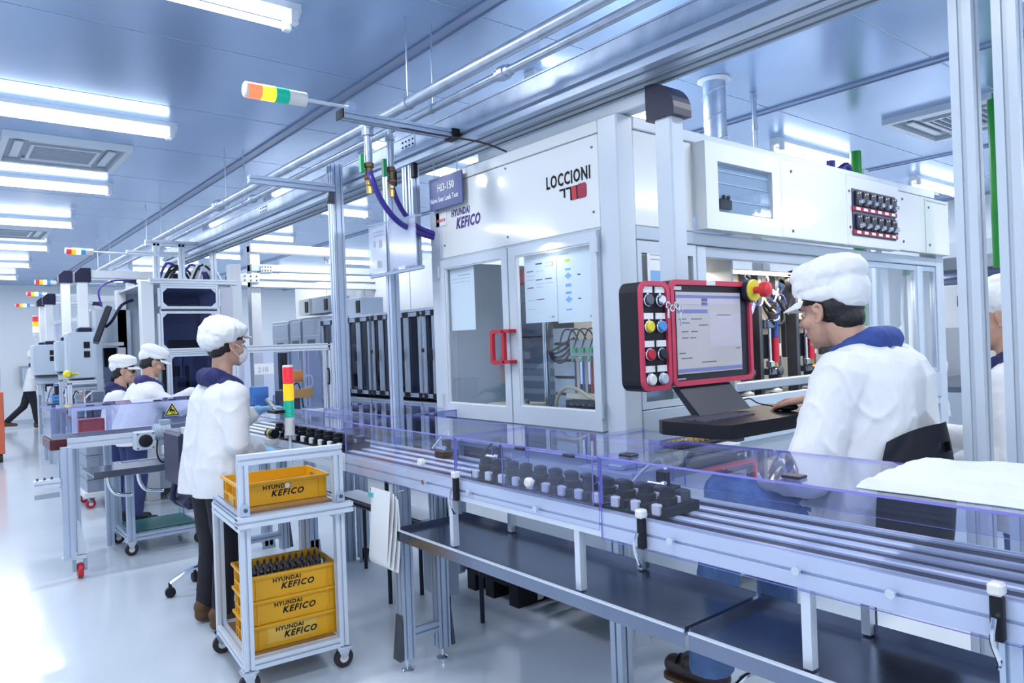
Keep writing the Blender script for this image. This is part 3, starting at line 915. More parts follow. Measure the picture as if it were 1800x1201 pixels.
for i, px in enumerate((1243, 1300, 1350, 1413, 1475)):
    c = at(px, 600, Y=2.62)
    x = c.x
    st = B().cbox(x - .12, x - .085, 2.6, 2.68, 1.05, 1.85).cbox(x + .085, x + .12, 2.6, 2.68, 1.05, 1.85).cbox(x - .12, x + .12, 2.68, 2.72, 1.3, 1.62).build('test_station', DSTEEL, mx)
    B().cbox(x - .115, x + .115, 2.668, 2.682, 1.46, 1.84, .003).build('cream_plate', CREAM, st)
    B().cbox(x - .07, x + .07, 2.56, 2.68, 1.12, 1.15).cbox(x - .05, x + .05, 2.58, 2.68, 1.2, 1.24).cbox(x - .06, x + .06, 2.6, 2.68, 1.5, 1.56).build('clamp_plate', STEEL, st)
    B().lathe([(.06, 0), (.06, .012), (.045, .02), (.03, .03)], (x, 2.6, 1.09), (0, 0, 1), 14).build('base_disc', OFFW, st, True)
    B().cyl((x + .02, 2.58, 1.28), (x + .02, 2.58, 1.44), .022, n=12).build('pressure_cylinder', RED, st, True)
    B().cyl((x + .05, 2.57, 1.32), (x + .05, 2.57, 1.4), .01, n=8).build('side_valve', OFFW, st)
    B().cyl((x + .02, 2.58, 1.25), (x + .02, 2.58, 1.28), .014, n=8).build('cylinder_cap', BRASS, st)
    B().cyl((x - .045, 2.58, 1.25), (x - .045, 2.58, 1.5), .011, n=10).cbox(x - .065, x - .025, 2.56, 2.6, 1.25, 1.29, .003).build('slide_rod', CHROME, st, True)
    B().tube([(x + .02, 2.58, 1.44), (x + .015, 2.56, 1.55), (x + .04, 2.56, 1.66), (x + .03, 2.62, 1.76), (x - .04, 2.7, 1.8)], .011, 8, 4).build('blue_hose', BLUEH if i % 2 == 0 else LBLUEH, st, True)
    for k in range(4):
        zz = 1.55 + .04 * k
        B().tube([(x - .1, 2.55, zz), (x - .02, 2.54, zz + .0), (x + .02 + .008 * k, 2.55, zz + .03), (x + .01, 2.6, zz + .09), (x - .05, 2.68, 1.78)], .0045, 6, 4).build('cable', BLACK if k % 3 else WHITE, st, True)
        B().cyl((x - .1, 2.55, zz), (x - .06, 2.545, zz), .008, n=8).build('connector', BLACK, st)
    B().lathe([(.028, 0), (.028, .02), (.022, .024)], (x - .0, 2.55, 1.225), (0, -1, 0), 14).build('gauge', BRASS if i == 3 else DSTEEL, st, True)
    B().cbox(x - .13, x - .02, 2.86, 2.96, 1.6, 1.85).build('relay_box', BLACK if i < 2 else OFFW, st)
for i, px in enumerate((1300, 1340, 1415)):
    c = at(px, 470, Y=2.7)
    B().tube([(c.x - .3, 2.72, 1.83), (c.x - .1, 2.66, 1.76), (c.x + .1, 2.66, 1.8), (c.x + .25, 2.7, 1.76), (c.x + .45, 2.75, 1.84)], .012, 8, 4).build('cable_run', BLACK if i != 1 else BLUEH, mx, True)
c = at(1402, 468, Y=2.5)
b = B()
for k in range(6):
    rr = .06 + .006 * k
    b.tube([(c.x + rr * math.cos(a), 2.5 + .008 * k, 1.8 + .8 * rr * math.sin(a)) for a in [2 * PI * j / 12 for j in range(13)]], .006, 6, 1)
b.build('cable_coil', BLACK, mx, True)
il = B().cyl((3.1, 2.5, 1.84), (5.4, 2.5, 1.84), .012, n=8).build('inner_lamp', mat('warm lamp tube', (1, .92, .75), .4, emit=3.0, ecol=(1, .86, .62)), mx)
L = bpy.data.lights.new('inner_lamp_light', 'AREA')
L.shape = 'RECTANGLE'
L.size, L.size_y, L.energy, L.color = 2.3, .05, 13, (1, .86, .66)
lo = bpy.data.objects.new('inner_lamp_light', L)
COL.objects.link(lo)
lo.location = (4.2, 2.5, 1.82)
L2 = L.copy()
L2.size, L2.energy, L2.color = .5, 1.1, (1, .93, .82)
lo2 = bpy.data.objects.new('inner_lamp_light', L2)
COL.objects.link(lo2)
lo2.location = (2.56, 2.65, 1.95)
B().cyl((2.56, 2.4, 1.955), (2.56, 2.9, 1.955), .01, n=8).build('door_lamp', MATS['warm lamp tube'], mx)
# sheets behind the door glass
def sheet(name, y0, y1, z0, z1, label, marks, x=FX + .012):
    b = B().box(x, x + .002, y0, y1, z0, z1)
    o = solo(name, b, PAPER, label, 'sheet')
    for m, rows in marks:
        lines(B(), (x, y1, z0), (0, -1, 0), (0, 0, 1), (-1, 0, 0), rows).build('print', m, o)
    return o


sheet('document_sheet', 3.33, 3.57, 1.55, 1.915, 'nearly blank white sheet taped inside the left machine door', [(INKG, [(.08, .2, .318, .323), (.02, .2, .3, .302), (.02, .2, .28, .282)])])
sheet('document_sheet', 2.64, 2.885, 1.565, 1.915, 'white text form taped inside the right machine door, left of two', [(INKN, [(.09, .14, .295, .302), (.02, .07, .262, .267), (.09, .14, .215, .22), (.16, .21, .215, .22), (.02, .07, .178, .183), (.09, .15, .115, .119)]), (INKG, [(.01, .1, .325, .327), (.01, .06, .315, .317), (.02, .08, .24, .242), (.02, .08, .22, .222), (.09, .15, .195, .197), (.16, .22, .195, .197), (.09, .15, .178, .18), (.02, .08, .115, .117), (.02, .08, .07, .072), (.2, .22, .02, .03), (.09, .15, .26, .262)]), (GREEN, [(.16, .22, .28, .2815), (.16, .22, .297, .2985), (.215, .22, .28, .298)])])
fl = sheet('document_sheet', 2.385, 2.638, 1.555, 1.915, 'flow chart sheet with blue boxes taped inside the right machine door', [(INKB, [(.06, .1, .255, .265), (.06, .1, .175, .19), (.06, .1, .14, .152), (.06, .1, .06, .068)]), (YEL, [(.06, .095, .295, .31)]), (INK, [(.145, .165, .225, .231), (.145, .165, .11, .116)]), (INKG, [(.02, .09, .335, .338), (.22, .24, .02, .03)])], FX + .0135)
for zz in (1.783, 1.668):
    q = B()
    lines(q, (FX + .0135, 2.638, 1.555), (0, -1, 0), (0, 0, 1), (-1, 0, 0), [])
    y_, z_ = 2.638 - .08, zz
    q.poly([(y_ + .025, z_), (y_, z_ + .016), (y_ - .025, z_), (y_, z_ - .016)], 'x', FX + .0128, FX + .0134)
    q.build('diamond', INKB, fl)
# station sign
t = thing('station_sign', 'blue grey sign plate HI3-150 hung at machine top left', 'sign', (2.39, 3.52, 2.27))
B().cbox(2.385, 2.395, 3.35, 3.69, 2.272, 2.458, .002).build('plate', mat('sign blue', (0.1, 0.13, 0.33), 0.3, spec=0.3), t)
text('sign_text', 'HI3-150', 0.062, (2.3835, 3.6, 2.375), (0, -1, 0), (0, 0, 1), WHITE, t, wide=.85, bold=.0012)
text('sign_text', 'Valve Seat Leak Test', 0.041, (2.3835, 3.68, 2.315), (0, -1, 0), (0, 0, 1), WHITE, t, wide=.85, bold=.0008)
B().cyl((2.39, 3.4, 2.458), (2.39, 3.4, 2.57), .003, n=6).cyl((2.39, 3.64, 2.458), (2.39, 3.64, 2.57), .003, n=6).build('hanger_wire', CHROME, t)

# ------------------------------------------------------------------ operator panel on its arm
t = thing('operator_panel', 'black operator panel with red rim and screen on a swing arm', 'control panel', (2.45, 1.85, 1.2))
PYY = 1.8
B().cbox(2.46, 2.55, 1.93, 2.02, 1.6, 2.42, .008).build('arm_post', MFRAME2, t)
pr_ = []
B().poly([(1.90, 2.4), (2.05, 2.4), (2.05, 2.555)] + [(2.03 - .13 * math.sin(q * PI / 16), 2.43 + .125 * math.cos(q * PI / 16)) for q in range(9)], 'x', 2.445, 2.565).build('elbow', NAVYP, t)
B().cbox(2.465, 2.545, 2.05, 3.3, 2.485, 2.548, .006).build('arm_beam', MFRAME2, t)
B().cbox(2.42, 2.6, 3.1, 3.35, 2.479, 2.484, .001).build('arm_foot', MFRAME2, t)
B().cbox(2.44, 2.57, 1.85, 2.0, 1.42, 1.62, .01).build('arm_joint', SATIN, t)
rr = lambda a, b_, c, d, r: rrect(a, b_, c, d, r, 4)
bb = B().poly(rr(2.06, 2.235, 1.265, 1.68, .04), 'y', PYY, PYY + .09).build('button_box', BLACK, t)
B().ring(rr(2.062, 2.236, 1.267, 1.682, .04), rr(2.08, 2.218, 1.285, 1.664, .028), 'y', PYY - .012, PYY).build('rim', REDP, bb)
sb = B().poly(rr(2.245, 2.79, 1.275, 1.69, .025), 'y', PYY, PYY + .08).build('screen_box', SATIN, t)
B().ring(rr(2.243, 2.79, 1.273, 1.692, .03), rr(2.263, 2.77, 1.293, 1.672, .018), 'y', PYY - .012, PYY).build('rim', REDP, sb)
B().cbox(2.47, 2.53, PYY - .015, PYY - .008, 1.672, 1.69, .002).build('brand_plate', OFFW, sb)
sc = B().box(2.283, 2.715, PYY - .004, PYY - .001, 1.32, 1.645).build('screen', mat('screen glow', (0.35, 0.36, 0.42), 0.2, emit=0.13, ecol=(0.62, 0.62, 0.66)), sb)
o_ = (2.283, PYY - .0042, 1.32)
scl = mat('screen lilac', (0.35, 0.35, 0.45), 0.3, emit=0.15, ecol=(0.62, 0.62, 0.74))
scd = mat('screen blue', (0.1, 0.12, 0.3), 0.3, emit=0.2, ecol=(0.2, 0.25, 0.6))
scg = mat('screen text', (0.1, 0.1, 0.12), 0.3, emit=0.15)
lines(B(), o_, (1, 0, 0), (0, 0, 1), (0, -1, 0), [(.21, .43, .1, .24), (.0, .43, .275, .3)]).build('screen_area', scl, sc)
lines(B(), o_, (1, 0, 0), (0, 0, 1), (0, -1, 0), [(.16, .2, .27, .284), (.16, .2, .287, .3), (0, .2, .24, .255), (0, .43, .3, .312), (0, .43, .005, .02)]).build('screen_bar', scd, sc)
rows = [(.01, .06, .215, .219), (.09, .16, .215, .219), (.02, .08, .2, .204), (.14, .2, .19, .194), (.03, .07, .165, .169), (.09, .13, .165, .169), (.03, .07, .14, .144), (.08, .12, .14, .144), (.01, .05, .08, .084), (.02, .09, .06, .064), (.15, .25, .04, .044), (.39, .42, .09, .094), (.26, .36, .23, .234)]
lines(B(), o_, (1, 0, 0), (0, 0, 1), (0, -1, 0), rows).build('screen_text', scg, sc)
B().box(2.27, 2.32, PYY - .003, PYY - .0005, 1.652, 1.666).build('sticker', PAPER, sb)
B().box(2.275, 2.33, PYY - .003, PYY - .0005, 1.298, 1.304).build('sticker', INKG, sb)
# buttons
for r_, z in enumerate((1.61, 1.51, 1.405, 1.31)):
    for c, x in enumerate((2.115, 2.185)):
        B().box(x - .027, x + .027, PYY - .006, PYY - .001, z + .028, z + .052).build('legend_plate', PAPER, bb)
        m = {(0, 0): DSTEEL, (0, 1): CHROME, (1, 0): YEL, (1, 1): BLUEP, (2, 0): RED, (2, 1): SATIN, (3, 0): OFFW, (3, 1): MFRAME}[(r_, c)]
        B().lathe([(.025, 0), (.025, .006), (.022, .008)], (x, PYY - .001, z), (0, -1, 0), 16).build('button_ring', CHROME, bb, True)
        B().lathe([(.021, .0), (.021, .014), (.017, .018)], (x, PYY - .004, z), (0, -1, 0), 16).build('push_button', m, bb, True)
kb_ = B()
for k in range(4):
    a0 = 1.9 * k
    cxk, czk = 2.19 + .02 * k, 1.59 - .012 * (k % 2)
    kb_.ring([(cxk + .014 * math.cos(a), czk + .014 * math.sin(a)) for a in [PI * j / 6 for j in range(12)]], [(cxk + .009 * math.cos(a), czk + .009 * math.sin(a)) for a in [PI * j / 6 for j in range(12)]], 'y', PYY - .04 - .004 * k, PYY - .037 - .004 * k)
kb_.box(2.186, 2.196, PYY - .04, PYY - .037, 1.54, 1.58).box(2.246, 2.254, PYY - .052, PYY - .049, 1.51, 1.57)
solo('key_bunch', kb_, CHROME, 'small bunch of keys hanging in the panel key switch', 'keys')
B().lathe([(.05, 0), (.05, .02), (.046, .024)], (2.765, PYY - .012, 1.655), (0, -1, 0), 20).build('stop_collar', SATIN, sb, True)
B().lathe([(.048, 0), (.048, .006), (.044, .01)], (2.765, PYY - .036, 1.655), (0, -1, 0), 20).build('stop_disc', YEL, sb, True)
B().lathe([(.016, 0), (.016, .03), (.032, .035), (.034, .05), (.03, .065), (.015, .074)], (2.765, PYY - .046, 1.655), (0, -1, 0), 16).build('stop_button', mat('bright red', (.8, .04, .05), .35), sb, True)
# keyboard shelf
B().poly([(1.80, 1.27), (1.83, 1.27), (1.74, 1.165), (1.70, 1.165)], 'x', 2.28, 2.62).build('shelf_bracket', SATIN, t)
kt = B().poly([(2.13, 1.53), (2.16, 1.48), (2.9, 1.46), (2.93, 1.5), (2.93, 1.77), (2.9, 1.8), (2.16, 1.8), (2.13, 1.76)], 'z', 1.105, 1.155).build('keyboard_shelf', BLACK, t)
for r_ in range(5):
    for c in range(15):
        x, y = 2.185 + .0205 * c + .006 * (r_ % 3), 1.6 + .021 * r_
        B().box(x, x + .017, y, y + .017, 1.155, 1.161).build('key', mat('key black', (.1, .1, .15), .4), kt)
b = B().ball((2.675, 1.575, 1.172), (.03, .05, .017), 14)
solo('computer_mouse', b, SATIN, 'black computer mouse under the seated worker hand', 'mouse', smooth=True)
solo('mouse_cable', B().tube([(2.675, 1.625, 1.17), (2.675, 1.7, 1.18), (2.66, 1.74, 1.2), (2.6, 1.78, 1.17)], .003, 6, 4), BLACK, 'thin black cable of the computer mouse', 'cable', smooth=True)

# ================================================================== main conveyor
CY0, CY1 = -1.0, 5.55
mc = thing('main_conveyor', 'long aluminium belt conveyor running beside the test machine', 'conveyor', (1.8, 2, 0))
B().prof((1.648, CY0, .89), (1.648, CY1, .89), .036, .08, (0, 0, 1), 1, 1, .008, .007).build('front_rail', ALUW, mc)
B().prof((1.982, CY0, .89), (1.982, CY1, .89), .036, .08, (0, 0, 1), 1, 1, .008, .007).build('rear_rail', ALUW, mc)
B().box(1.667, 1.963, CY0, CY1, .865, .88).build('bed_plate', GREY, mc)
belt = mat('belt', (0.03, 0.035, 0.06), 0.4)
for x0, x1 in ((1.668, 1.712), (1.744, 1.789), (1.821, 1.866), (1.898, 1.962)):
    B().box(x0, x1, CY0, CY1, .881, .925).build('belt_lane', belt, mc)
for x0, x1 in ((1.714, 1.742), (1.791, 1.819), (1.868, 1.896)):
    B().cbox(x0, x1, CY0, CY1, .881, .934, .004).build('guide_rail', ALUW, mc)


def leg_pair(parent, y, xa, xb, z1=.85, z0=.055, w_=.06, bar=.16, plates=True):
    for x in (xa, xb):
        B().prof((x, y, z0), (x, y, z1), w_, w_, (1, 0, 0), 2, 2, .008).build('leg', ALU, parent)
        B().cyl((x, y, .012), (x, y, z0), .009, n=8).lathe([(.03, 0), (.03, .006), (.012, .016)], (x, y, 0), (0, 0, 1), 14).build('foot', CHROME, parent, True)
    B().prof((xa + w_ / 2, y, bar), (xb - w_ / 2, y, bar), .045, .045).build('crossbar', ALU, parent)
    if plates:
        for x, s in ((xa, -1), (xb, 1)):
            B().poly([(x + s * .034, .06), (x + s * .034, .26), (x + s * .055, .06)], 'y', y - .03, y + .03).build('floor_plate', DSTEEL, parent)


leg_pair(mc, 2.89, 1.66, 1.85)
leg_pair(mc, 0.50, 1.68, 1.93)
leg_pair(mc, 5.1, 1.66, 1.96)
for yy in (.93, 1.72, 2.45):
    B().box(1.632, 1.66, yy - .012, yy + .012, .655, .85).build('tray_strut', ALUW, mc)
    B().box(1.93, 1.96, yy - .012, yy + .012, .655, .87).build('tray_strut', ALUW, mc)
for k, yy in enumerate((1.32, .94, .72, 1.9, 2.3, 2.62)):
    B().lathe([(.007, 0), (.007, .012), (.011, .013), (.011, .022)], (1.63, yy, .895), (-1, 0, 0), 10).build('stud', CHROME, mc, True)
# sensor clamps on the rail
for yy in (2.39, 1.43, .52):
    g = B().cbox(1.61, 1.63, yy - .012, yy + .012, .85, .94, .003).build('sensor_clamp', BLACK, mc)
    B().cbox(1.604, 1.636, yy - .014, yy + .014, .94, .966, .005).build('sensor_head', OFFW, g)
    B().tube([(1.6, yy, .9), (1.585, yy, .86), (1.59, yy - .01, .82), (1.61, yy, .8)], .005, 6, 4).build('sensor_cable', CHROME, g, True)


def tray(y0, y1, label):
    t = thing('drip_tray', label, 'tray', (1.78, (y0 + y1) / 2, .64), group='stainless trays under the conveyor')
    B().box(1.60, 1.95, y0, y1, .645, .65).build('tray_floor', STEEL, t)
    B().box(1.597, 1.6, y0, y1, .612, .656).build('front_lip', STEEL, t)
    B().box(1.594, 1.604, y0, y1, .656, .662).build('lip_highlight', ALUW, t)  # thin brighter bar paints the highlight along the steel front edge
    B().box(1.95, 1.954, y0, y1, .645, .68).build('rear_lip', STEEL, t)
    B().box(1.6, 1.95, y0, y0 + .004, .65, .67).build('end_lip', STEEL, t)
    B().box(1.6, 1.95, y1 - .004, y1, .65, .67).build('end_lip', STEEL, t)
    return t


tray(1.27, 2.83, 'stainless steel drip tray under the middle of the conveyor')
tray(-.8, 1.255, 'stainless steel drip tray under the near right end of the conveyor')


def guard(label, x0, x1, y0, y1, z0, z1, front=True, back=True, e0=False, e1=False, hatch=None, knobs=(), zb=None):
    t = thing('conveyor_guard', label, 'guard', ((x0 + x1) / 2, (y0 + y1) / 2, z0), group='clear guards over the conveyors')
    th = .006
    M2 = [PC, PCE]
    B().box(x0, x1, y0, y1, z1 - th, z1, em=1).build('top_panel', M2, t)
    if front:
        B().box(x0, x0 + th, y0, y1, z0, z1 - th - .0005, em=1).build('front_panel', M2, t)
    if back:
        B().box(x1 - th, x1, y0, y1, zb or z0 + .1, z1 - th - .0005, em=1).build('back_panel', M2, t)
    if e0:
        B().box(x0 + th, x1 - th, y0, y0 + th, z0 + .11, z1 - th - .0005, em=1).build('end_panel', M2, t)
    if e1:
        B().box(x0 + th, x1 - th, y1 - th, y1, z0 + .11, z1 - th - .0005, em=1).build('end_panel', M2, t)
    for yy, zz in knobs:
        B().lathe([(.006, 0), (.006, .012), (.016, .014), (.017, .03), (.012, .036)], (x0, yy, zz), (-1, 0, 0), 12).build('knob', OFFW, t, True)
    return t


g0 = guard('long violet tinted clear guard at the near right conveyor end', 1.625, 2.05, -.9, 1.6, .845, 1.105, knobs=(), e1=True)
guard('clear guard section over the row of black carriers, with hinged flap', 1.628, 2.0, 1.61, 2.4, .87, 1.103, knobs=((1.92, .985),), e1=True)
guard('clear guard section at the far end by the yellow crate cart', 1.628, 2.02, 2.41, 3.38, .845, 1.103, knobs=((2.62, .98),), e1=True)
guard('clear guard over the side conveyor between posts and machine', 1.98, 2.4, 3.5, 4.4, .9, 1.09, knobs=((3.62, 1.05),), e0=True, e1=True, back=True)
guard('clear guard over the far carriers beside the standing woman', 1.63, 2.0, 3.42, 4.9, .93, 1.06, front=False, e1=True)
for yy in (1.5, .95, .3):
    B().cbox(1.66, 1.70, yy, yy + .05, 1.1055, 1.113, .002).build('hinge', SATIN, g0)
# hinged flap drawn with its violet edge
t = thing('guard_flap', 'small hinged clear flap with white knob on the guard front', 'flap', (1.615, 1.85, .94))
B().box(1.612, 1.618, 1.62, 2.08, .95, 1.095, em=1).build('flap_panel', [PC, PCE], t)
B().cbox(1.608, 1.62, 1.7, 1.75, 1.09, 1.1, .002).build('hinge', SATIN, t)
B().cbox(1.608, 1.62, 1.95, 2.0, 1.09, 1.1, .002).build('hinge', SATIN, t)
# white cloth lying on the guard
bm = bmesh.new()
NX, NY = 22, 40
for layer, (cx, cy, hw, hl, z0, am) in enumerate(((1.80, .47, .14, .34, 1.107, .016), (1.82, .48, .12, .32, 1.124, .016))):
    rows = []
    for i in range(NX + 1):
        row = []
        for j in range(NY + 1):
            u, v_ = i / NX * 2 - 1, j / NY * 2 - 1
            edge = min(1, (1 - max(abs(u), abs(v_))) * 8)
            h = noise.noise(V((u * 1.6 + layer * 3, v_ * 2.6, 1.7))) * am + noise.noise(V((u * 5, v_ * 9, layer))) * am * .35
            z = z0 + .022 * edge ** .5 + max(-.004, h) * edge + (.03 * max(0, -v_ - .35) * edge)
            wob = 1 + .05 * noise.noise(V((u * 3, v_ * 3, 7 + layer)))
            row.append(bm.verts.new((cx + u * hw * wob, cy + v_ * hl * wob, z)))
        rows.append(row)
    for i in range(NX):
        for j in range(NY):
            bm.faces.new((rows[i][j], rows[i + 1][j], rows[i + 1][j + 1], rows[i][j + 1]))
b = B().bm(bm)
solo('folded_cloth', b, mat('white cloth', (0.78, 0.82, 0.86), .8, bump=.1, bscale=60), 'folded white cloth lying on the near conveyor guard', 'cloth', smooth=True)


# carriers
def carrier():
    t = thing('part_carrier', 'x', 'carrier', (0, 0, 0))
    B().cbox(-.04, .12, -.036, .036, 0, .03, .003).build('base_block', BLACK, t)
    B().cbox(-.052, -.03, -.016, .014, .004, .038, .004).build('white_block', OFFW, t)
    B().lathe([(.03, .03), (.03, .05), (.024, .055), (.024, .075), (.012, .08)], (.01, 0, 0), (0, 0, 1), 12).build('part_holder', BLACK, t, True)
    B().lathe([(.026, .03), (.026, .06), (.012, .065)], (.08, 0, 0), (0, 0, 1), 10).build('rear_holder', DSTEEL, t, True)
    B().cbox(.035, .05, -.02, .0, .03, .05, .002).build('clip', OFFW, t)
    return t


c0 = carrier()
ys = [1.42 + .083 * k for k in range(12)]
for k, y in enumerate(ys):
    o = c0 if k == 0 else copytree(c0)
    o.location = (1.72, y, .935)
    o['label'] = 'black part carrier with white block under the near guard, %s from the right' % (ORDN + ['eleventh', 'twelfth'])[k]
    o['group'] = 'part carriers on the main conveyor'
for k in range(9):
    o = copytree(c0, loc=(1.72, 3.55 + .12 * k, .935))
    o['label'] = 'black part carrier on the far conveyor stretch behind the cart, %s from cart' % ORDN[k]
    o['group'] = 'part carriers on the main conveyor'
# small mechanisms between the carriers and the machine
for k, (px, py, lab) in enumerate(((880, 800, 'beside the left guard'), (1172, 880, 'at the right carrier end'), (790, 790, 'near the far guard end'))):
    c = at(px, py, X=1.93)
    t = thing('stopper_unit', 'small black pneumatic stopper with chrome fittings ' + lab, 'stopper', (c.x, c.y, .935), group='stopper units')
    B().cbox(c.x - .06, c.x + .03, c.y - .04, c.y + .04, .935, .97, .004).cbox(c.x - .03, c.x + .0, c.y - .02, c.y + .02, .97, 1.02, .003).build('block', SATIN, t)
    B().cyl((c.x - .05, c.y - .03, .98), (c.x - .05, c.y + .03, .98), .01).ball((c.x - .05, c.y - .03, .985), .012, 8).build('fitting', CHROME, t, True)
    B().tube([(c.x, c.y, 1.02), (c.x + .03, c.y + .05, 1.05), (c.x + .02, c.y + .12, 1.0), (c.x, c.y + .15, .96)], .006, 6, 4).build('air_tube', WHITE if k else BRONZE, t, True)
# branch conveyor to the machine with brass parts in a tray
bc = thing('branch_conveyor', 'short pale conveyor bed leading into the test machine', 'conveyor', (2.3, 1.75, .9))
B().cbox(2.06, 2.9, 1.86, 2.15, .9, .955, .004).build('bed', MFRAME2, bc)
B().cbox(2.08, 2.88, 1.93, 2.0, .955, .975, .003).build('lane', ALUW, bc)
for x in (2.12, 2.82):
    B().prof((x, 2.0, 0), (x, 2.0, .9), .06, .06, (1, 0, 0)).build('leg', ALU, bc)
t = thing('parts_tray', 'dark tray of small brass tipped parts under the keyboard shelf', 'tray', (2.7, 1.95, .976))
B().cbox(2.5, 3.05, 2.02, 2.12, .956, .985, .003).build('tray_body', SATIN, t)
for k in range(14):
    for r_ in range(2):
        B().lathe([(.008, 0), (.01, .012), (.005, .02), (.004, .032)], (2.52 + .038 * k, 2.045 + .05 * r_, .985), (0, 0, 1), 8).build('brass_tip', BRASS, t, True)
guard('clear low guard over the brass parts by the keyboard', 2.1, 2.46, 1.87, 2.14, .96, 1.06, back=True, e0=True, e1=True)

# hanging papers clipped to the near leg
t = thing('hanging_papers', 'stack of white check sheets hung from a wire on the near conveyor leg', 'papers', (1.6, 2.93, .47))
for k in range(4):
    y0, y1 = 2.80 + .012 * k, 3.03 - .006 * k
    b = B()
    n = 8
    vs, fs = [], []
    for i in range(n + 1):
        f_ = i / n
        z = .80 - .33 * f_ + .01 * k
        sw = .02 * f_ * f_
        cv = .008 * math.sin(f_ * 3 + k)
        for e in (0, .0008):
            vs += [(1.59 - .006 * k + cv + e, y0 + sw * (1 + .4 * k), z), (1.59 - .006 * k + cv * .4 + e, y1 + sw * 2.2, z)]
    for i in range(n):
        a = i * 4
        fs += [(a, a + 1, a + 5, a + 4), (a + 2, a + 6, a + 7, a + 3)]
    b.add(vs, fs)
    b.build('sheet', PAPER, t, True)
B().cbox(1.565, 1.575, 2.99, 3.03, .785, .805, .001).build('clip', mat('teal clip', (.1, .55, .5), .4), t)
B().tube([(1.58, 3.04, .815), (1.59, 2.9, .81), (1.61, 2.78, .84)], .002, 5, 3).build('wire', CHROME, t)
lines(B(), (1.571, 3.09, .49), (0, -1, 0), (0, 0, 1), (-1, 0, 0), [(.02, .2, .05, .056), (.05, .15, .035, .04), (.04, .18, .2, .202), (.04, .18, .18, .182)]).build('print', INKG, t)

# near small signal tower on a thin pole
t = thing('signal_tower', 'upright red amber teal signal tower on thin pole behind the cart', 'signal light', (1.62, 4.07, .8))
B().cyl((1.62, 4.07, .8), (1.62, 4.07, 1.0), .009).build('pole', ALUW, t)
stack(t, (1.62, 4.07, 1.0), (0, 0, 1), .03, [('green_lens', LENSG), ('amber_lens', LENSA), ('red_lens', LENSR)], .096, .085)

# ================================================================== cross conveyor
FY = 5.75
cc = thing('cross_conveyor', 'short conveyor crossing in front of the two men, dark red end', 'conveyor', (1.1, 5.95, 0))
B().prof((.73, FY + .02, .886), (1.12, FY + .02, .886), .04, .072, (0, 0, 1), 1, 1, .01, .008).build('front_rail', ALUW, cc)
B().prof((1.12, FY + .02, .886), (1.62, FY + .02, .886), .04, .072, (0, 0, 1), 1, 1, .01, .008).build('front_rail', ALUW, cc)
B().prof((.73, FY + .38, .886), (1.62, FY + .38, .886), .04, .072).build('rear_rail', ALUW, cc)
B().box(.64, 1.62, FY + .045, FY + .355, .9, .925).build('belt', belt, cc)
B().cbox(.63, .73, FY, FY + .4, .852, .924, .004).build('end_block', mat('dark red end', (.09, .01, .015), .3), cc)
gb = B().cbox(1.13, 1.26, FY - .1, FY + .0, .80, .93, .006).build('gear_box', MFRAME2, cc)
B().lathe([(.045, 0), (.045, .01), (.038, .014)], (1.195, FY - .1, .865), (0, -1, 0), 20).build('hub', BLACK, gb, True)
for a, c in ((-.05, -.05), (.05, -.05), (-.05, .05), (.05, .05)):
    B().cyl((1.195 + a, FY - .1, .865 + c), (1.195 + a, FY - .105, .865 + c), .006, n=6).build('bolt', DSTEEL, gb)
prof_ = []
for k in range(9):
    prof_ += [(.055, .012 * k), (.055, .012 * k + .006), (.048, .012 * k + .0065), (.048, .012 * k + .0115)]
mo = B().lathe(prof_, (1.26, FY - .05, .92), (1, 0, 0), 18).build('motor', MFRAME, cc)
B().cbox(1.3, 1.37, FY - .08, FY - .02, .965, 1.0).build('terminal_box', GREY, mo)
B().cbox(1.45, 1.55, FY - .06, FY - .005, .87, .93, .004).build('sensor_box', OFFW, cc)
B().cbox(1.3, 1.42, FY - .12, FY - .06, .76, .82, .004).build('switch_box', OFFW, cc)
B().lathe([(.02, 0), (.02, .008)], (1.36, FY - .12, .79), (0, -1, 0), 14).build('switch_knob', DSTEEL, cc)
for k in range(3):
    B().tube([(1.28 + .06 * k, FY - .07, .86), (1.27 + .06 * k, FY - .09, .76), (1.3 + .05 * k, FY - .1, .70), (1.36, FY - .1, .72), (1.44, FY - .08, .76)], .006, 6, 4).build('cable', BLACK, cc, True)
B().box(.86, 1.6, FY - .14, FY + .36, .655, .665).box(.86, 1.6, FY - .143, FY - .14, .645, .69).build('under_tray', STEEL, cc)
for k, (xa, xb) in enumerate(((.95, 1.1), (1.14, 1.3))):
    B().tube([(xa, FY - .1, .65), (xa + .01, FY - .1, .58), (xa + .05, FY - .1, .52), (xb - .02, FY - .1, .50), (xb, FY - .1, .5)], .014, 10, 5).build('bent_handle', CHROME, cc, True)
B().prof((.70, FY + .0, .6), (.70, FY + .0, .852), .05, .05, (1, 0, 0)).build('leg', ALU, cc)
t = B().prof((.705, 5.62, .15), (.705, 5.62, .88), .075, .06, (1, 0, 0), 2, 1, .008).build('caster_leg', ALU, cc)
B().poly([(.75, .16), (.75, .38), (.765, .38), (.81, .16)], 'y', 5.6, 5.64).cbox(.66, .8, 5.59, 5.65, .13, .155, .003).build('gusset', MFRAME2, t)
B().box(.72, .74, 5.6, 5.64, .05, .13).box(.785, .805, 5.6, 5.64, .05, .13).build('caster_fork', GREY, t)
B().lathe([(.02, -.02), (.048, -.016), (.052, 0), (.048, .016), (.02, .02)], (.763, 5.62, .052), (1, 0, 0), 20).build('caster_wheel', RED, t, True)
b = B().prof((.52, 5.62, .655), (.665, 5.62, .655), .06, .05).build('side_arm', ALUW, cc)
B().cbox(.52, .66, 5.6, 5.64, .56, .59, .003).build('lower_arm', GREY, cc)
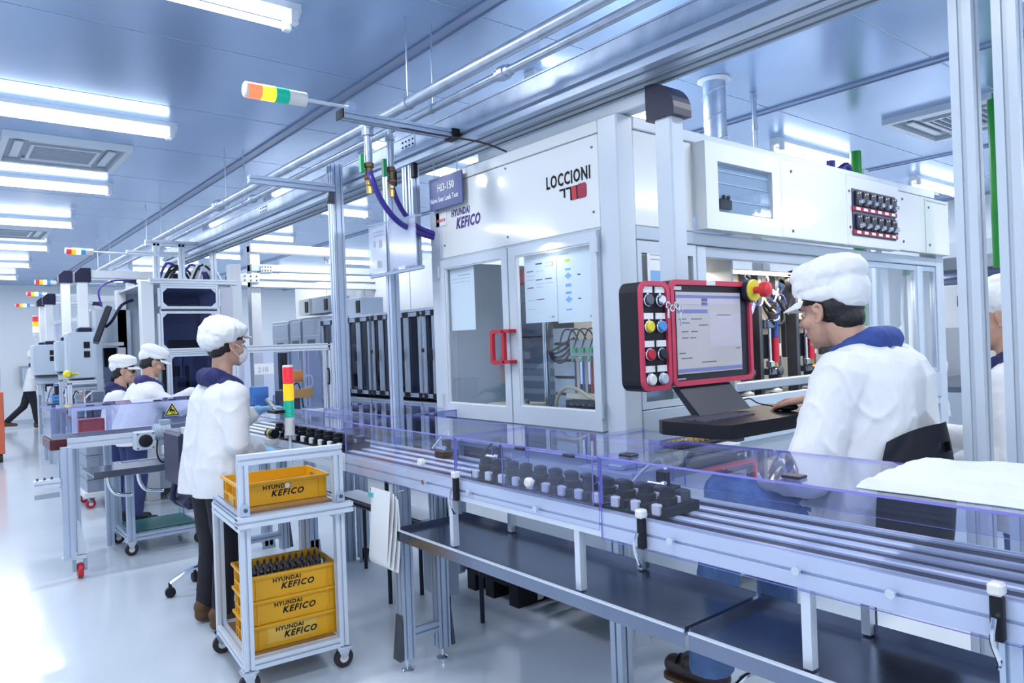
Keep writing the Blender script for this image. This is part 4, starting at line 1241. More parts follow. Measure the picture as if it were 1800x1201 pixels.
for k in range(3):
    B().cyl((.54 + .04 * k, 5.62, .68), (.54 + .04 * k, 5.62, .695), .007, n=8).build('bolt', DSTEEL, b)
gd = thing('conveyor_guard', 'clear guard over the cross conveyor with yellow warning triangle', 'guard', (1.12, FY, .93), group='clear guards over the conveyors')
B().box(.64, 1.62, FY - .004, FY + .002, .93, 1.128, em=1).build('front_panel', [PC, PCE], gd)
B().box(.62, 1.64, FY - .006, FY + .4, 1.1285, 1.135, em=1).build('top_panel', [PC, PCE], gd)
B().box(.64, 1.62, FY + .39, FY + .396, .93, 1.128, em=1).build('back_panel', [PC, PCE], gd)
B().box(.64, .646, FY + .002, FY + .39, .93, 1.128, em=1).build('end_panel', [PC, PCE], gd)
for x in (.85, .95, 1.28, 1.38, 1.5):
    B().cbox(x, x + .05, FY - .01, FY + .03, 1.135, 1.143, .002).build('hinge', SATIN, gd)
c = at(302, 722, Y=FY)
tri = lambda s: [(c.x + s * math.cos(a), c.z + s * math.sin(a) - .004) for a in (PI / 2, PI / 2 + 2 * PI / 3, PI / 2 + 4 * PI / 3)]
B().poly(tri(.066), 'y', FY - .0065, FY - .0045).build('warning_border', PAPER, gd)
B().poly(tri(.06), 'y', FY - .0075, FY - .0066).build('warning_black', INK, gd)
B().poly(tri(.045), 'y', FY - .0085, FY - .0076).build('warning_yellow', YEL, gd)
b = B()
for a in range(8):
    an = a * PI / 4
    b.cyl((c.x + .007 + .011 * math.cos(an), FY - .0086, c.z - .012 + .011 * math.sin(an)), (c.x + .007 + .011 * math.cos(an + .78), FY - .0092, c.z - .012 + .011 * math.sin(an + .78)), .0025, n=5)
b.poly([(c.x - .02, c.z + .0), (c.x - .006, c.z + .03), (c.x + .0, c.z + .03), (c.x - .004, c.z + .012), (c.x + .018, c.z + .004), (c.x + .02, c.z - .002), (c.x - .006, c.z + .0), (c.x - .014, c.z - .01)], 'y', FY - .0092, FY - .0086)
b.build('warning_symbol', INK, gd)
# transparent end machine with red box seen through the guard
rb = thing('red_parts_box', 'white framed feeder with red box behind the cross conveyor guard', 'feeder', (1.0, 6.35, .7))
B().ring([(.84, .86), (1.1, .86), (1.1, 1.1), (.84, 1.1)], [(.87, .89), (1.07, .89), (1.07, 1.07), (.87, 1.07)], 'y', 6.3, 6.34).box(.84, 1.1, 6.34, 6.5, .86, .88).build('frame', WHITE, rb)
B().cbox(.885, 1.055, 6.32, 6.46, .885, 1.0, .004).build('red_box', mat('dull red', (.5, .06, .06), .4), rb)
B().prof((.86, 6.4, 0), (.86, 6.4, .86), .05).prof((1.08, 6.4, 0), (1.08, 6.4, .86), .05).build('stand', ALU, rb)


# ================================================================== carts
def swivel(parent, x, y, z, r=.05, m=RUBBER, org=None, a=.3):
    ca, sa = math.cos(a), math.sin(a)
    B().cbox(x - .035, x + .035, y - .03, y + .03, z - .012, z, .002).build('caster_plate', CHROME, parent)
    f = B()
    for s in (-1, 1):
        f.poly([(x - .03, z - .012), (x + .03, z - .012), (x + .012, z - r - .01 + (r * 2 + .012 - z) * 0), (x - .012, z - r - .01)], 'y', y + s * .017 - .003, y + s * .017 + .003)
    f.build('caster_fork', CHROME, parent)
    B().lathe([(r * .5, -.012), (r * .92, -.012), (r, -.006), (r, .006), (r * .92, .012), (r * .5, .012)], (x, y, r), (0, 1, 0), 20).build('caster_wheel', m, parent, True)
    B().lathe([(r * .45, -.013), (r * .45, .013)], (x, y, r), (0, 1, 0), 14).build('caster_hub', OFFW, parent)


cart = thing('crate_cart', 'white aluminium two shelf cart carrying yellow crates', 'cart', (1.02, 3.146, 0), math.radians(-5.3))
W_, D_ = .46, .57
P4 = .042
cz = .105
for x, y, top in ((.02, .02, .99), (W_ - .02, .02, .99), (.02, D_ - .02, .74), (W_ - .02, D_ - .02, .74)):
    B().prof((x, y, cz), (x, y, top), P4, P4, (1, 0, 0)).build('post', ALUW, cart)
B().prof((.0, .02, 1.005), (W_, .02, 1.005), .045, .045).build('handle_bar', ALUW, cart)
for z in (.125,):
    B().prof((.04, .02, z), (W_ - .04, .02, z), .045, .045).build('rail', ALUW, cart)
    B().prof((.04, D_ - .02, z), (W_ - .04, D_ - .02, z), .045, .045).build('rail', ALUW, cart)
    B().prof((.02, .04, z), (.02, D_ - .04, z), .045, .045).build('rail', ALUW, cart)
    B().prof((W_ - .02, .04, z), (W_ - .02, D_ - .04, z), .045, .045).build('rail', ALUW, cart)
B().prof((-.02, -.02, .745), (W_ + .03, -.02, .745), .045, .045).build('front_bar', ALUW, cart)
B().prof((.02, .0, .715), (.02, D_, .715), .045, .045).build('side_bar', ALUW, cart)
B().prof((W_ - .02, .0, .715), (W_ - .02, D_, .715), .045, .045).build('side_bar', ALUW, cart)
B().prof((.04, D_ - .02, .715), (W_ - .04, D_ - .02, .715), .045, .045).build('rear_bar', ALUW, cart)
B().box(.045, W_ - .045, .045, D_ - .045, .14, .148).build('lower_shelf', WOOD, cart)
B().box(.045, W_ - .045, .045, D_ - .045, .765, .775).build('upper_shelf', WOOD, cart)
for y in (.06, .16):
    B().prof((.045, y, .752), (W_ - .045, y, .752), .08, .024, (0, 0, 1), 1, 0).build('roller_strip', ALU, cart)
for x in (.02, W_ - .02):
    B().prof((x, .05, .76), (x, D_ - .02, .76), .04, .03).build('shelf_side', ALU, cart)
for x in (.02, W_ - .02):
    B().poly([(x - .018, .77), (x + .018, .77), (x + .018, .80), (x + .01, .82), (x - .01, .82), (x - .018, .80)], 'y', -.02, -.003).build('corner_bracket', ALU, cart)
    B().cyl((x, -.021, .795), (x, -.026, .795), .009, n=8).build('bolt', DSTEEL, cart)
for x, y, a in ((.02, .02, .6), (W_ - .02, .02, .2), (.02, D_ - .02, .1), (W_ - .02, D_ - .02, .4)):
    swivel(cart, x, y, .103, .045)
# slot end faces of the front bar
for x in (W_ + .0302, -.0202):
    b = B()
    s_ = 1 if x > 0 else -1
    for a in range(3):
        for c_ in range(3):
            if (a, c_) != (1, 1):
                b.box(min(x, x + s_ * .001), max(x, x + s_ * .001), -.036 + .016 * a - .004, -.036 + .016 * a + .004, .729 + .016 * c_ - .004, .729 + .016 * c_ + .004)
    b.build('profile_end_cells', INK, cart)


def crate(label, lx, ly, z, L=.385, Wd=.29, Hh=.108, dz=0, sticker=False):
    a = math.radians(-5.3)
    ox, oy = 1.02 + lx * math.cos(a) - ly * math.sin(a), 3.146 + lx * math.sin(a) + ly * math.cos(a)
    t = thing('yellow_crate', label, 'crate', (ox, oy, z), a - .02 * dz, group='yellow crates on the cart')
    th = .006
    # shell with outward rim, tapered a little
    B().box(th, L - th, th, Wd - th, .004, .009).build('floor_plate', YELLOW, t)
    sh = B().box(0, L, 0, th, 0, Hh).box(0, L, Wd - th, Wd, 0, Hh)
    for x0, x1 in ((0, th), (L - th, L)):
        for ya, yb, za, zb in ((th, Wd - th, 0, .035), (th, Wd - th, .085, Hh), (th, .08, .035, .085), (Wd - .08, Wd - th, .035, .085)):
            sh.box(x0, x1, ya, yb, za, zb)
    sh.build('shell', YELLOW, t)
    B().ring([(-.012, -.012), (L + .012, -.012), (L + .012, Wd + .012), (-.012, Wd + .012)], [(.004, .004), (L - .004, .004), (L - .004, Wd - .004), (.004, Wd - .004)], 'z', Hh - .012, Hh).build('rim', YELLOW, t)
    for x in (.004, .03, L - .04, L - .012):
        B().box(x, x + .006, -.006, 0, 0, Hh - .012).build('rib', YELLOW, t)
    for y in (.03, .075, Wd - .08, Wd - .035):
        for x in (-.007, L):
            B().box(x, x + .007, y, y + .007, 0, Hh - .012).build('end_rib', YELLOW, t)
    for x in (-.006, L):
        B().box(x, x + .006, .03, Wd - .03, .034, .042).build('grip_ledge', YELLOW, t)
    yt = -.0012
    if sticker:
        B().box(.07, .29, -.001, 0, .018, .092).build('sticker', mat('pale yellow film', (.82, .52, .08), .3), t)
        yt = -.0022
    text('crate_text', 'HYUNDAI', .026, (.105, yt, .066), (1, 0, 0), (0, 0, 1), INK, t, bold=.0007, wide=1.0, sp=1.12)
    text('crate_text', 'KEFICO', .038, (.14, yt, .032), (1, 0, 0), (0, 0, 1), INK, t, shear=.3, bold=.0012, wide=1.0, sp=1.2)
    return t


crate('yellow crate at the bottom of the stack of three, with film sticker', .05, .085, .149, sticker=True)
crate('yellow crate in the middle of the stack of three', .048, .088, .258, dz=.5)
top3 = crate('yellow crate on top of the stack of three, full of metal parts', .045, .09, .367, dz=1)
up = crate('single yellow crate on the upper shelf of the cart', .03, .14, .776, L=.4, Wd=.3, Hh=.105)
B().ball((.215, -.006, .074), (.014, .006, .013), 8).build('paper_scrap', PAPER, up)
# parts standing in the top crate
a = math.radians(-5.3) - .02
ox, oy = top3.location.x, top3.location.y
ip = None
for r_ in range(3):
    for k in range(12):
        lx, ly = .03 + .03 * k, .06 + .075 * r_
        if ip is None:
            ip = thing('metal_part', 'x', 'part', (0, 0, 0))
            B().lathe([(.008, 0), (.008, .05), (.0105, .055), (.0105, .075), (.006, .08), (.006, .095), (.0075, .098), (.0045, .112)], (0, 0, 0), (0, 0, 1), 8).build('body', DSTEEL, ip, True)
            B().cyl((0, 0, .06), (0, 0, .072), .011, n=8).build('collar', CHROME, ip)
            o = ip
        else:
            o = copytree(ip)
        o.location = (ox + lx * math.cos(a) - ly * math.sin(a), oy + lx * math.sin(a) + ly * math.cos(a), .378)
        o['label'] = 'slim metal injector part standing upright in the top stacked crate'
        o['group'] = 'metal parts in the crate'

# low cart with the green board under the cross conveyor
t = thing('board_cart', 'low aluminium cart with dark green bottom board under cross conveyor', 'cart', (1.35, 6.2, 0))
x0, x1, y0, y1 = 1.14, 1.62, 5.95, 6.42
for x in (x0, x1):
    for y in (y0, y1):
        B().prof((x, y, .11), (x, y, .64), .05, .05, (1, 0, 0)).build('post', ALU, t)
        swivel(t, x, y, .11, .045)
for z in (.13, .615):
    B().prof((x0, y0, z), (x1, y0, z), .045).build('rail', ALU, t)
    B().prof((x0, y1, z), (x1, y1, z), .045).build('rail', ALU, t)
    B().prof((x0, y0, z), (x0, y1, z), .045).build('rail', ALU, t)
    B().prof((x1, y0, z), (x1, y1, z), .045).build('rail', ALU, t)
B().box(x0 + .02, x1 - .02, y0 + .02, y1 - .02, .155, .165).build('bottom_board', TEALP, t)
# dolly with stacked grey boxes
t = thing('box_dolly', 'small white dolly on red casters below the grey boxes', 'dolly', (1.38, 8.3, 0))
B().cbox(1.15, 1.63, 8.05, 8.55, .11, .16, .004).build('deck', WHITE, t)
for x in (1.21, 1.57):
    for y in (8.11, 8.49):
        swivel(t, x, y, .11, .045, RED)
for k in range(4):
    z = .161 + .118 * k
    t = thing('grey_box', 'grey folding plastic box on the white dolly, %s' % ['bottom of four', 'second from bottom', 'third from bottom', 'topmost of four'][k], 'box', (1.38, 8.3, z), group='grey boxes on the dolly')
    B().cbox(1.18, 1.60, 8.08, 8.52, z, z + .115, .004).build('tub', mat('grey blue plastic', (.33, .4, .52), .45), t)
    B().ring([(1.173, 8.073), (1.607, 8.073), (1.607, 8.527), (1.173, 8.527)], [(1.18, 8.08), (1.60, 8.08), (1.60, 8.52), (1.18, 8.52)], 'z', z + .1, z + .115).build('rim', mat('grey blue plastic', (.33, .4, .52), .45), t)
    for x in (1.28, 1.38, 1.49):
        B().box(x, x + .008, 8.074, 8.08, z + .005, z + .1).build('rib', mat('grey blue plastic', (.33, .4, .52), .45), t)
# stool behind the woman
def chair_base(t, x, y, zs, r, m):
    for k in range(5):
        a = 2 * PI * k / 5 + .5
        ex, ey = x + r * math.cos(a), y + r * math.sin(a)
        B().tube([(x, y, .16), (x + .5 * r * math.cos(a), y + .5 * r * math.sin(a), .15), (ex, ey, .085)], .014, 8, 3).build('spoke', m, t, True)
        B().lathe([(.018, -.02), (.03, -.016), (.03, .016), (.018, .02)], (ex, ey, .031), (math.sin(a), -math.cos(a), 0), 14).build('caster', BLACK, t, True)
        B().cyl((ex, ey, .05), (ex, ey, .09), .01, n=8).build('caster_stem', BLACK, t)
    B().cyl((x, y, .12), (x, y, zs), .022).build('column', m, t, True)


t = thing('swivel_chair', 'dark swivel chair with chrome base behind the standing woman', 'chair', (1.36, 4.72, 0))
chair_base(t, 1.36, 4.72, .55, .25, CHROME)
B().cbox(1.15, 1.57, 4.52, 4.94, .55, .62, .03).build('seat', NAVYP, t)
B().cbox(1.14, 1.18, 4.55, 4.92, .68, 1.0, .015).tube([(1.16, 4.73, .7), (1.14, 4.73, .6), (1.22, 4.73, .54)], .018, 8, 3).build('backrest', NAVYP, t)
# aluminium legs and low frames visible behind the cart
for k, (px, py, h) in enumerate(((470, 962, .8), (550, 972, .85), (640, 985, .8))):
    c = at(px, py, Z=0)
    t = thing('frame_leg', 'slotted aluminium floor leg behind the crate cart, %s of three' % ['leftmost', 'middle', 'rightmost'][k], 'leg', (c.x, c.y, 0), group='floor legs behind the cart')
    B().prof((c.x, c.y, .02), (c.x, c.y, h), .08, .06, (1, 0, 0), 2, 1).build('upright', ALU, t)
    B().poly([(c.x - .05, 0), (c.x + .05, 0), (c.x + .04, .1), (c.x - .04, .1)], 'y', c.y - .04, c.y - .032).build('floor_bracket', GREY, t)
t = thing('sloped_rack', 'pale low rack with dark rim between cart and conveyor', 'rack', (2.1, 4.0, .5))
B().box(2.02, 2.25, 3.0, 4.5, .50, .51).build('shelf', WHITE, t)
B().prof((2.02, 3.0, .52), (2.02, 4.5, .52), .03).build('rim', SATIN, t)
for y in (3.1, 3.7, 4.4):
    B().cyl((2.03, y, .0), (2.03, y, .85), .012).build('rod', SATIN, t)
    B().cyl((2.24, y, .0), (2.24, y, .5), .012).build('rod', SATIN, t)
# dark pallet and grey box under the machine side
t = thing('black_pallet', 'black plastic pallet on the floor under the machine', 'pallet', (2.9, 3.35, 0))
for k in range(6):
    B().box(2.5 + .14 * k, 2.6 + .14 * k, 3.12, 3.6, .1, .13).build('deck_board', BLACK, t)
for y in (3.12, 3.34, 3.52):
    B().box(2.5, 3.3, y, y + .08, 0, .1).build('bearer', BLACK, t)
t = thing('control_box', 'grey floor control box beside the near conveyor legs', 'box', (1.98, 3.0, 0))
B().cbox(1.9, 2.0, 2.95, 3.12, .25, .6, .004).build('housing', GREY, t)
B().cyl((1.95, 3.03, 0), (1.95, 3.03, .25), .02).build('stem', DSTEEL, t)
B().lathe([(.012, 0), (.012, .02)], (1.93, 2.98, .6), (0, 0, 1), 8).build('valve_cap', YEL, t)
B().tube([(1.95, 2.97, .6), (1.94, 2.96, .68), (1.95, 3.0, .75), (1.97, 3.06, .7), (1.97, 3.08, .6)], .012, 8, 4).build('hose', BLACK, t, True)
# two white posts at the right foreground and the low profile frame
for k, (px, lab) in enumerate(((1715, 'tall pale slotted post at right, the left one of two'), (1792, 'tall pale slotted post at the right picture edge'))):
    c = at(px, 640, X=2.48 + .02 * k)
    t = thing('machine_post', lab, 'post', (c.x, c.y, 0), group='pale posts at right')
    B().prof((c.x, c.y, .03), (c.x, c.y, 3.18), .062, .062, (1, 0, 0), 1, 1, .014, .008).build('upright', MFRAME2, t)
    B().cbox(c.x - .07, c.x + .07, c.y - .032, c.y + .032, 0, .03, .003).build('base_plate', MFRAME, t)

# ================================================================== people
def blob(name, shapes, voxel, m, parent, cuts=(), wr=0.0, sm=3, wf=9):
    """closed surface grown round overlapping tapered capsules and ellipsoids"""
    b = B()
    for s in shapes:
        if s[0] == 'c':
            b.caps(s[1], s[2], s[3], s[4], 16)
        else:
            b.ball(s[1], s[2], 18, s[3] if len(s) > 3 else None)
    me = b.mesh(name, [m])
    o = bpy.data.objects.new(name, me)
    COL.objects.link(o)
    md = o.modifiers.new('r', 'REMESH')
    md.mode = 'VOXEL'
    md.voxel_size = voxel
    if sm:
        s_ = o.modifiers.new('s', 'SMOOTH')
        s_.factor = 0.5
        s_.iterations = sm
    bpy.context.view_layer.update()
    ev = o.evaluated_get(bpy.context.evaluated_depsgraph_get())
    nm = bpy.data.meshes.new_from_object(ev)
    bpy.data.objects.remove(o)
    bpy.data.meshes.remove(me)
    if wr:
        nv = len(nm.vertices)
        cs, ns = [0.0] * (3 * nv), [0.0] * (3 * nv)
        nm.vertices.foreach_get('co', cs)
        nm.vertices.foreach_get('normal', ns)
        for i in range(0, 3 * nv, 3):
            x, y, z = cs[i:i + 3]
            n = .7 * noise.noise(V((x * wf, y * wf, z * wf * .55)))
            q = 1 - 2.2 * abs(noise.noise(V((x * wf * 1.3 + z * 3, y * wf * 1.3, z * wf * .9 + 5))))
            n += .55 * q * q * q if q > 0 else 0
            q = 1 - 2.4 * abs(noise.noise(V((x * wf * 2.6, y * wf * 2.6 + z * 4, z * wf * 1.4 + 9))))
            n += .22 * q * q if q > 0 else 0
            n *= wr
            cs[i] += ns[i] * n
            cs[i + 1] += ns[i + 1] * n
            cs[i + 2] += ns[i + 2] * n
        nm.vertices.foreach_set('co', cs)
    if cuts:
        bm = bmesh.new()
        bm.from_mesh(nm)
        for co, no in cuts:
            r = bmesh.ops.bisect_plane(bm, geom=bm.verts[:] + bm.edges[:] + bm.faces[:], plane_co=co, plane_no=no, clear_outer=True)
            ed = [e for e in r['geom_cut'] if isinstance(e, bmesh.types.BMEdge)]
            try:
                bmesh.ops.holes_fill(bm, edges=ed, sides=0)
            except Exception:
                pass
        bm.to_mesh(nm)
        bm.free()
    nm.materials.clear()
    nm.materials.append(m)
    nm.polygons.foreach_set('use_smooth', [True] * len(nm.polygons))
    nm.name = name
    o = bpy.data.objects.new(name, nm)
    COL.objects.link(o)
    if parent:
        o.parent = parent
    return o


def hrot(yaw, pitch):
    return Matrix.Rotation(yaw, 3, 'Z') @ Matrix.Rotation(-pitch, 3, 'X')


def head_shapes(c, R, s=1.0):
    c = V(c)
    P = lambda x, y, z: c + R @ (V((x, y, z)) * s)
    E_ = lambda p, r: ('e', P(*p), tuple(q * s for q in r), R)
    L = [E_((0, -.012, .025), (.073, .092, .085)), E_((0, .028, -.03), (.061, .062, .085)), E_((0, .035, -.072), (.05, .05, .042)),
         E_((0, .072, -.096), (.022, .018, .018)), ('c', P(0, .083, .012), P(0, .105, -.024), .008 * s, .0135 * s), E_((0, .074, .024), (.048, .02, .012)),
         E_((0, .086, -.058), (.024, .012, .007)), E_((0, .084, -.07), (.02, .012, .008)), E_((.04, .05, -.03), (.026, .028, .026)), E_((-.04, .05, -.03), (.026, .028, .026))]
    for x in (-1, 1):
        L += [E_((x * .073, -.006, -.012), (.008, .016, .027))]
        arc = [(.006, -.022), (-.002, .0), (.002, .016), (-.012, .024), (-.026, .014), (-.026, -.002), (-.018, -.018), (-.006, -.034), (.004, -.03)]
        for q0, q1 in zip(arc[1:], arc[2:]):
            L.append(('c', P(x * .083, q0[0] + .002, q0[1] - .006), P(x * .083, q1[0] + .002, q1[1] - .006), .0052 * s, .0052 * s))
    return L, P


def face(parent, c, R, s=1.0, brow=True):
    c = V(c)
    P = lambda x, y, z: c + R @ (V((x, y, z)) * s)
    for x in (-1, 1):
        B().ball(P(x * .031, .069, .002), .0115 * s, 10).build('eye', mat('eye white', (.7, .7, .7), .3), parent, True)
        B().ball(P(x * .0325, .0775, .001), .0055 * s, 8).build('iris', INK, parent, True)
        B().caps(P(x * .014, .088, .021), P(x * .05, .074, .022), .004 * s, .003 * s, 8).build('eyebrow', HAIR, parent, True)
    B().caps(P(-.02, .094, -.064), P(.02, .094, -.064), .0035 * s, .0035 * s, 8).build('lips', mat('lips', (.42, .17, .15), .5), parent, True)


def hair(parent, c, R, s=1.0, vox=.006):
    c = V(c)
    P = lambda x, y, z: c + R @ (V((x, y, z)) * s)
    E_ = lambda p, r: ('e', P(*p), tuple(q * s for q in r), R)
    blob('hair', [E_((0, -.034, .012), (.079, .078, .082)), E_((0, -.015, .045), (.079, .095, .065)), E_((0, -.055, -.04), (.06, .05, .045))], vox, HAIR, parent, wr=.002, sm=2, wf=40)


def cap_kepi(parent, c, R, s=1.0, vox=.006, puff=1.0):
    c = V(c)
    P = lambda x, y, z: c + R @ (V((x, y, z)) * s)
    E_ = lambda p, r: ('e', P(*p), tuple(q * s for q in r), R)
    cp = blob('cap', [E_((0, -.012, .05), (.089, .112, .05)), E_((0, -.014, .085), (.092, .114, .062)), E_((0, -.03, .098 * puff), (.096, .116, .06)), E_((0, -.075, .05), (.076, .06, .075)), E_((0, .015, .11 * puff), (.08, .085, .045))], vox, CAPM, parent, cuts=[(P(0, 0, .03), R @ V((0, .42, -1)))], wr=.006, sm=6, wf=15)
    b = B()
    n = 12
    vs, fs = [], []
    for k in range(n + 1):
        a = PI * (.1 + .8 * k / n)
        for (rx, ry, dz) in ((.088, .10, .046), (.088, .155, .03)):
            for e in (0, .004):
                vs.append(P(rx * math.cos(a) * (1.0 if ry < .12 else .96), -.012 + ry * math.sin(a) + .01, dz + e - .012 * abs(math.cos(a))))
    for k in range(n):
        a = k * 4
        fs += [(a, a + 2, a + 6, a + 4), (a + 1, a + 5, a + 7, a + 3), (a + 2, a + 3, a + 7, a + 6), (a, a + 4, a + 5, a + 1)]
    fs += [(0, 1, 3, 2), (n * 4, n * 4 + 2, n * 4 + 3, n * 4 + 1)]
    b.add(vs, fs)
    b.build('cap_brim', CAPM, parent, True)


def cap_bouffant(parent, c, R, s=1.0, vox=.007):
    c = V(c)
    P = lambda x, y, z: c + R @ (V((x, y, z)) * s)
    E_ = lambda p, r: ('e', P(*p), tuple(q * s for q in r), R)
    blob('cap', [E_((0, -.015, .085), (.1, .118, .06)), E_((0, -.05, .06), (.105, .11, .085)), E_((0, -.085, .02), (.088, .075, .07)), E_((0, -.04, .105), (.085, .1, .05))], vox, CAPM, parent, wr=.009, sm=3, wf=17)
    blob('cap_brim', [('c', P(-.05, .075, .058), P(.05, .075, .058), .012 * s, .012 * s), ('c', P(-.035, .115, .05), P(.035, .115, .05), .007 * s, .007 * s), ('c', P(-.045, .095, .054), P(.045, .095, .054), .009 * s, .009 * s)], .005, CAPM, parent, sm=2)


def hand_shapes(wr, fwd, nrm, side, curl=.5, s=1.0, spread=.12):
    """palm and five fingers; nrm is the back of the hand, side +1 puts the thumb on the left of fwd seen from the back"""
    f, n = V(fwd).normalized(), V(nrm).normalized()
    n = (n - f * n.dot(f)).normalized()
    r = f.cross(n) * side
    w0 = V(wr)
    L = []
    for k, (o, ln) in enumerate(((-.030, .085), (-.010, .09), (.010, .087), (.029, .078))):
        L.append(('c', w0 + r * o * .6 * s, w0 + f * ln * s + r * o * s, .017 * s, .0115 * s))
        base = w0 + f * ln * s + r * o * s
        a = curl * .5
        d = (f + r * o * spread * 30 * .3).normalized()
        for sg, rad in ((.042, .0095), (.027, .0085), (.021, .0075)):
            sg *= (.85, 1.05, 1.0, .8)[::1][k]
            dd = d * math.cos(a) - n * math.sin(a)
            tip = base + dd * sg * s
            L.append(('c', base, tip, rad * s, (rad - .001) * s))
            base = tip
            a += curl * .55
    t0 = w0 - r * .022 * s + f * .02 * s
    t1 = t0 - r * .03 * s + f * .035 * s - n * .008 * s
    t2 = t1 - r * .01 * s + f * .034 * s - n * .008 * s
    t3 = t2 + f * .025 * s + r * .003 * s - n * .006 * s
    L += [('c', t0, t1, .016 * s, .0125 * s), ('c', t1, t2, .0115 * s, .010 * s), ('c', t2, t3, .010 * s, .008 * s)]
    return L


def limb(a, b_, c, r0, r1, r2):
    return [('c', a, b_, r0, r1), ('c', b_, c, r1, r2)]


def stand(label, loc, rz, k, head, pitch, yaw, arms, pants, collar, cap='kepi', gloves=True, mask=False, hem=.74, legs=None, lean=.05, vox=.008, bulk=1.0, hands=None, shoe=BLACK, fine=False, goggles=False):
    """a standing worker in a white smock; local +y is forward, +x right; heights scaled by k"""
    t = thing('person', label, 'person', loc, rz)
    R = hrot(yaw, pitch)
    hc = V(head)
    Z = lambda z: z * k
    hip = [V((s * .09, -.01, Z(.88))) for s in (-1, 1)]
    legs = legs or [[V((s * .095, .015, Z(.48))), V((s * .095, -.02, Z(.09)))] for s in (-1, 1)]
    nb = V((0, lean * .8, Z(1.36)))
    ch = V((0, lean * .55, Z(1.2)))
    HS, P = head_shapes(hc, R)
    body = HS + [('c', P(0, -.022, -.05), nb, .053, .058), ('c', ch + V((-.07, 0, 0)), hip[0], .09, .085), ('c', ch + V((.07, 0, 0)), hip[1], .09, .085), ('c', nb, ch, .07, .11)]
    for i in (0, 1):
        body += limb(hip[i], legs[i][0], legs[i][1], .075, .05, .036)
    for i, (sh, el, wr) in enumerate(arms):
        body += limb(V(sh), V(el), V(wr), .042, .036, .025)
        if not gloves:
            f = (V(wr) - V(el)).normalized()
            body += hand_shapes(wr, f, (0, 0, 1), 1 if i == 1 else -1, .6)
    blob('body', body, .005 if fine else .007, SKIN, t, sm=2)
    face(t, hc, R)
    hair(t, hc, R)
    # smock
    q = bulk
    ct = []
    for s in (-1, 1):
        ct += [('c', V((s * .075, lean * .6, Z(1.27))), V((s * .085 * q, .0, Z(.9))), .118 * q, .128 * q), ('c', V((s * .085 * q, .0, Z(.9))), V((s * .09 * q, -.01, hem - .05)), .128 * q, .135 * q)]
    ct += [('c', V((0, lean * .6 + .02, Z(1.25))), V((0, .02, hem - .05)), .12 * q, .14 * q), ('c', V((-.12, lean * .7, Z(1.33))), V((.12, lean * .7, Z(1.33))), .07, .07)]
    cuts = [(V((0, 0, hem)), V((0, 0, -1)))]
    for sh, el, wr in arms:
        sh, el, wr = V(sh), V(el), V(wr)
        ct += [('c', V((0, lean * .6, Z(1.3))), sh, .085, .078), ('c', sh, el, .076, .066), ('c', el, wr - (wr - el).normalized() * .045, .066, .05)]
    blob('smock', ct, vox, COAT, t, cuts=cuts, wr=.009, sm=4, wf=6.5)
    cb = nb + V((0, .0, .055))
    blob('collar', [('c', cb + V((s * .055, -.05, .012)), cb + V((s * .045, .075, -.045)), .045, .034) for s in (-1, 1)] + [('c', cb + V((-.055, -.06, .008)), cb + V((.055, -.06, .008)), .05, .05), ('c', cb + V((-.085, -.02, -.04)), cb + V((.085, -.02, -.04)), .05, .05)], .007, collar, t, wr=.006, sm=2, wf=22)
    tr = []
    for i in (0, 1):
        tr += limb(hip[i], legs[i][0], legs[i][1] + V((0, 0, .03)), .095, .068, .055)
    blob('trousers', tr + [('c', hip[0], hip[1], .09, .09)], .01, pants, t, wr=.006, sm=3)
    for i in (0, 1):
        an = legs[i][1]
        blob('shoe', [('c', an + V((0, -.03, -.04)), an + V((0, .15, -.055)), .042, .034), ('c', an + V((0, -.03, -.0)), an + V((0, .06, -.03)), .045, .036)], .008, shoe, t, cuts=[(V((0, 0, max(0.002, an.z - .088))), V((0, 0, -1)))], sm=2)
    if gloves:
        for i, (sh, el, wr) in enumerate(arms):
            f = (V(wr) - V(el)).normalized()
            hp = (hands or {}).get(i, (f, (0, 0, 1), .7))
            blob('glove', hand_shapes(wr, hp[0], hp[1], 1 if i == 1 else -1, hp[2], 1.05) + [('c', V(wr) - f * .05, V(wr), .036, .032)], .0042 if fine else .006, GLOVE, t, sm=1)
    if cap == 'kepi':
        cap_kepi(t, hc, R)
    else:
        cap_bouffant(t, hc, R)
    if mask:
        blob('face_mask', [('e', P(0, .062, -.052), (.055, .055, .052), R), ('e', P(0, .098, -.035), (.024, .02, .026), R)], .005, MASKM, t, sm=2, wr=.002, wf=40)
        for s in (-1, 1):
            B().tube([P(s * .048, .07, -.025), P(s * .072, .03, -.008), P(s * .084, -.01, .012)], .0025, 6, 2).tube([P(s * .048, .06, -.075), P(s * .072, .02, -.05), P(s * .084, -.015, -.03)], .0025, 6, 2).build('mask_strap', MASKM, t)
    if goggles:
        B().caps(P(-.06, .082, .0), P(.06, .082, .0), .014, .014, 10).build('glasses', BLACK, t)
    return t


# the woman by the crate cart (faces the conveyor)
stand('woman in white smock, bouffant cap and face mask working beside the crate cart', (1.2, 4.1, 0), -PI / 2 + .12, .94, (0.0, .1, 1.515), .12, .0,
      [((-.17, .05, 1.235), (-.24, .16, 1.0), (-.15, .335, 1.12)), ((.17, .05, 1.235), (.215, .03, .985), (.07, .235, .915))], TROUS, NAVY, 'bouffant', True, True, hem=.72, lean=.07, bulk=1.06, fine=True,
      hands={0: ((.05, 1, .1), (-.3, 0, 1), .6), 1: ((-.2, 1, -.15), (.3, 0, 1), .7)}, shoe=BROWNS)
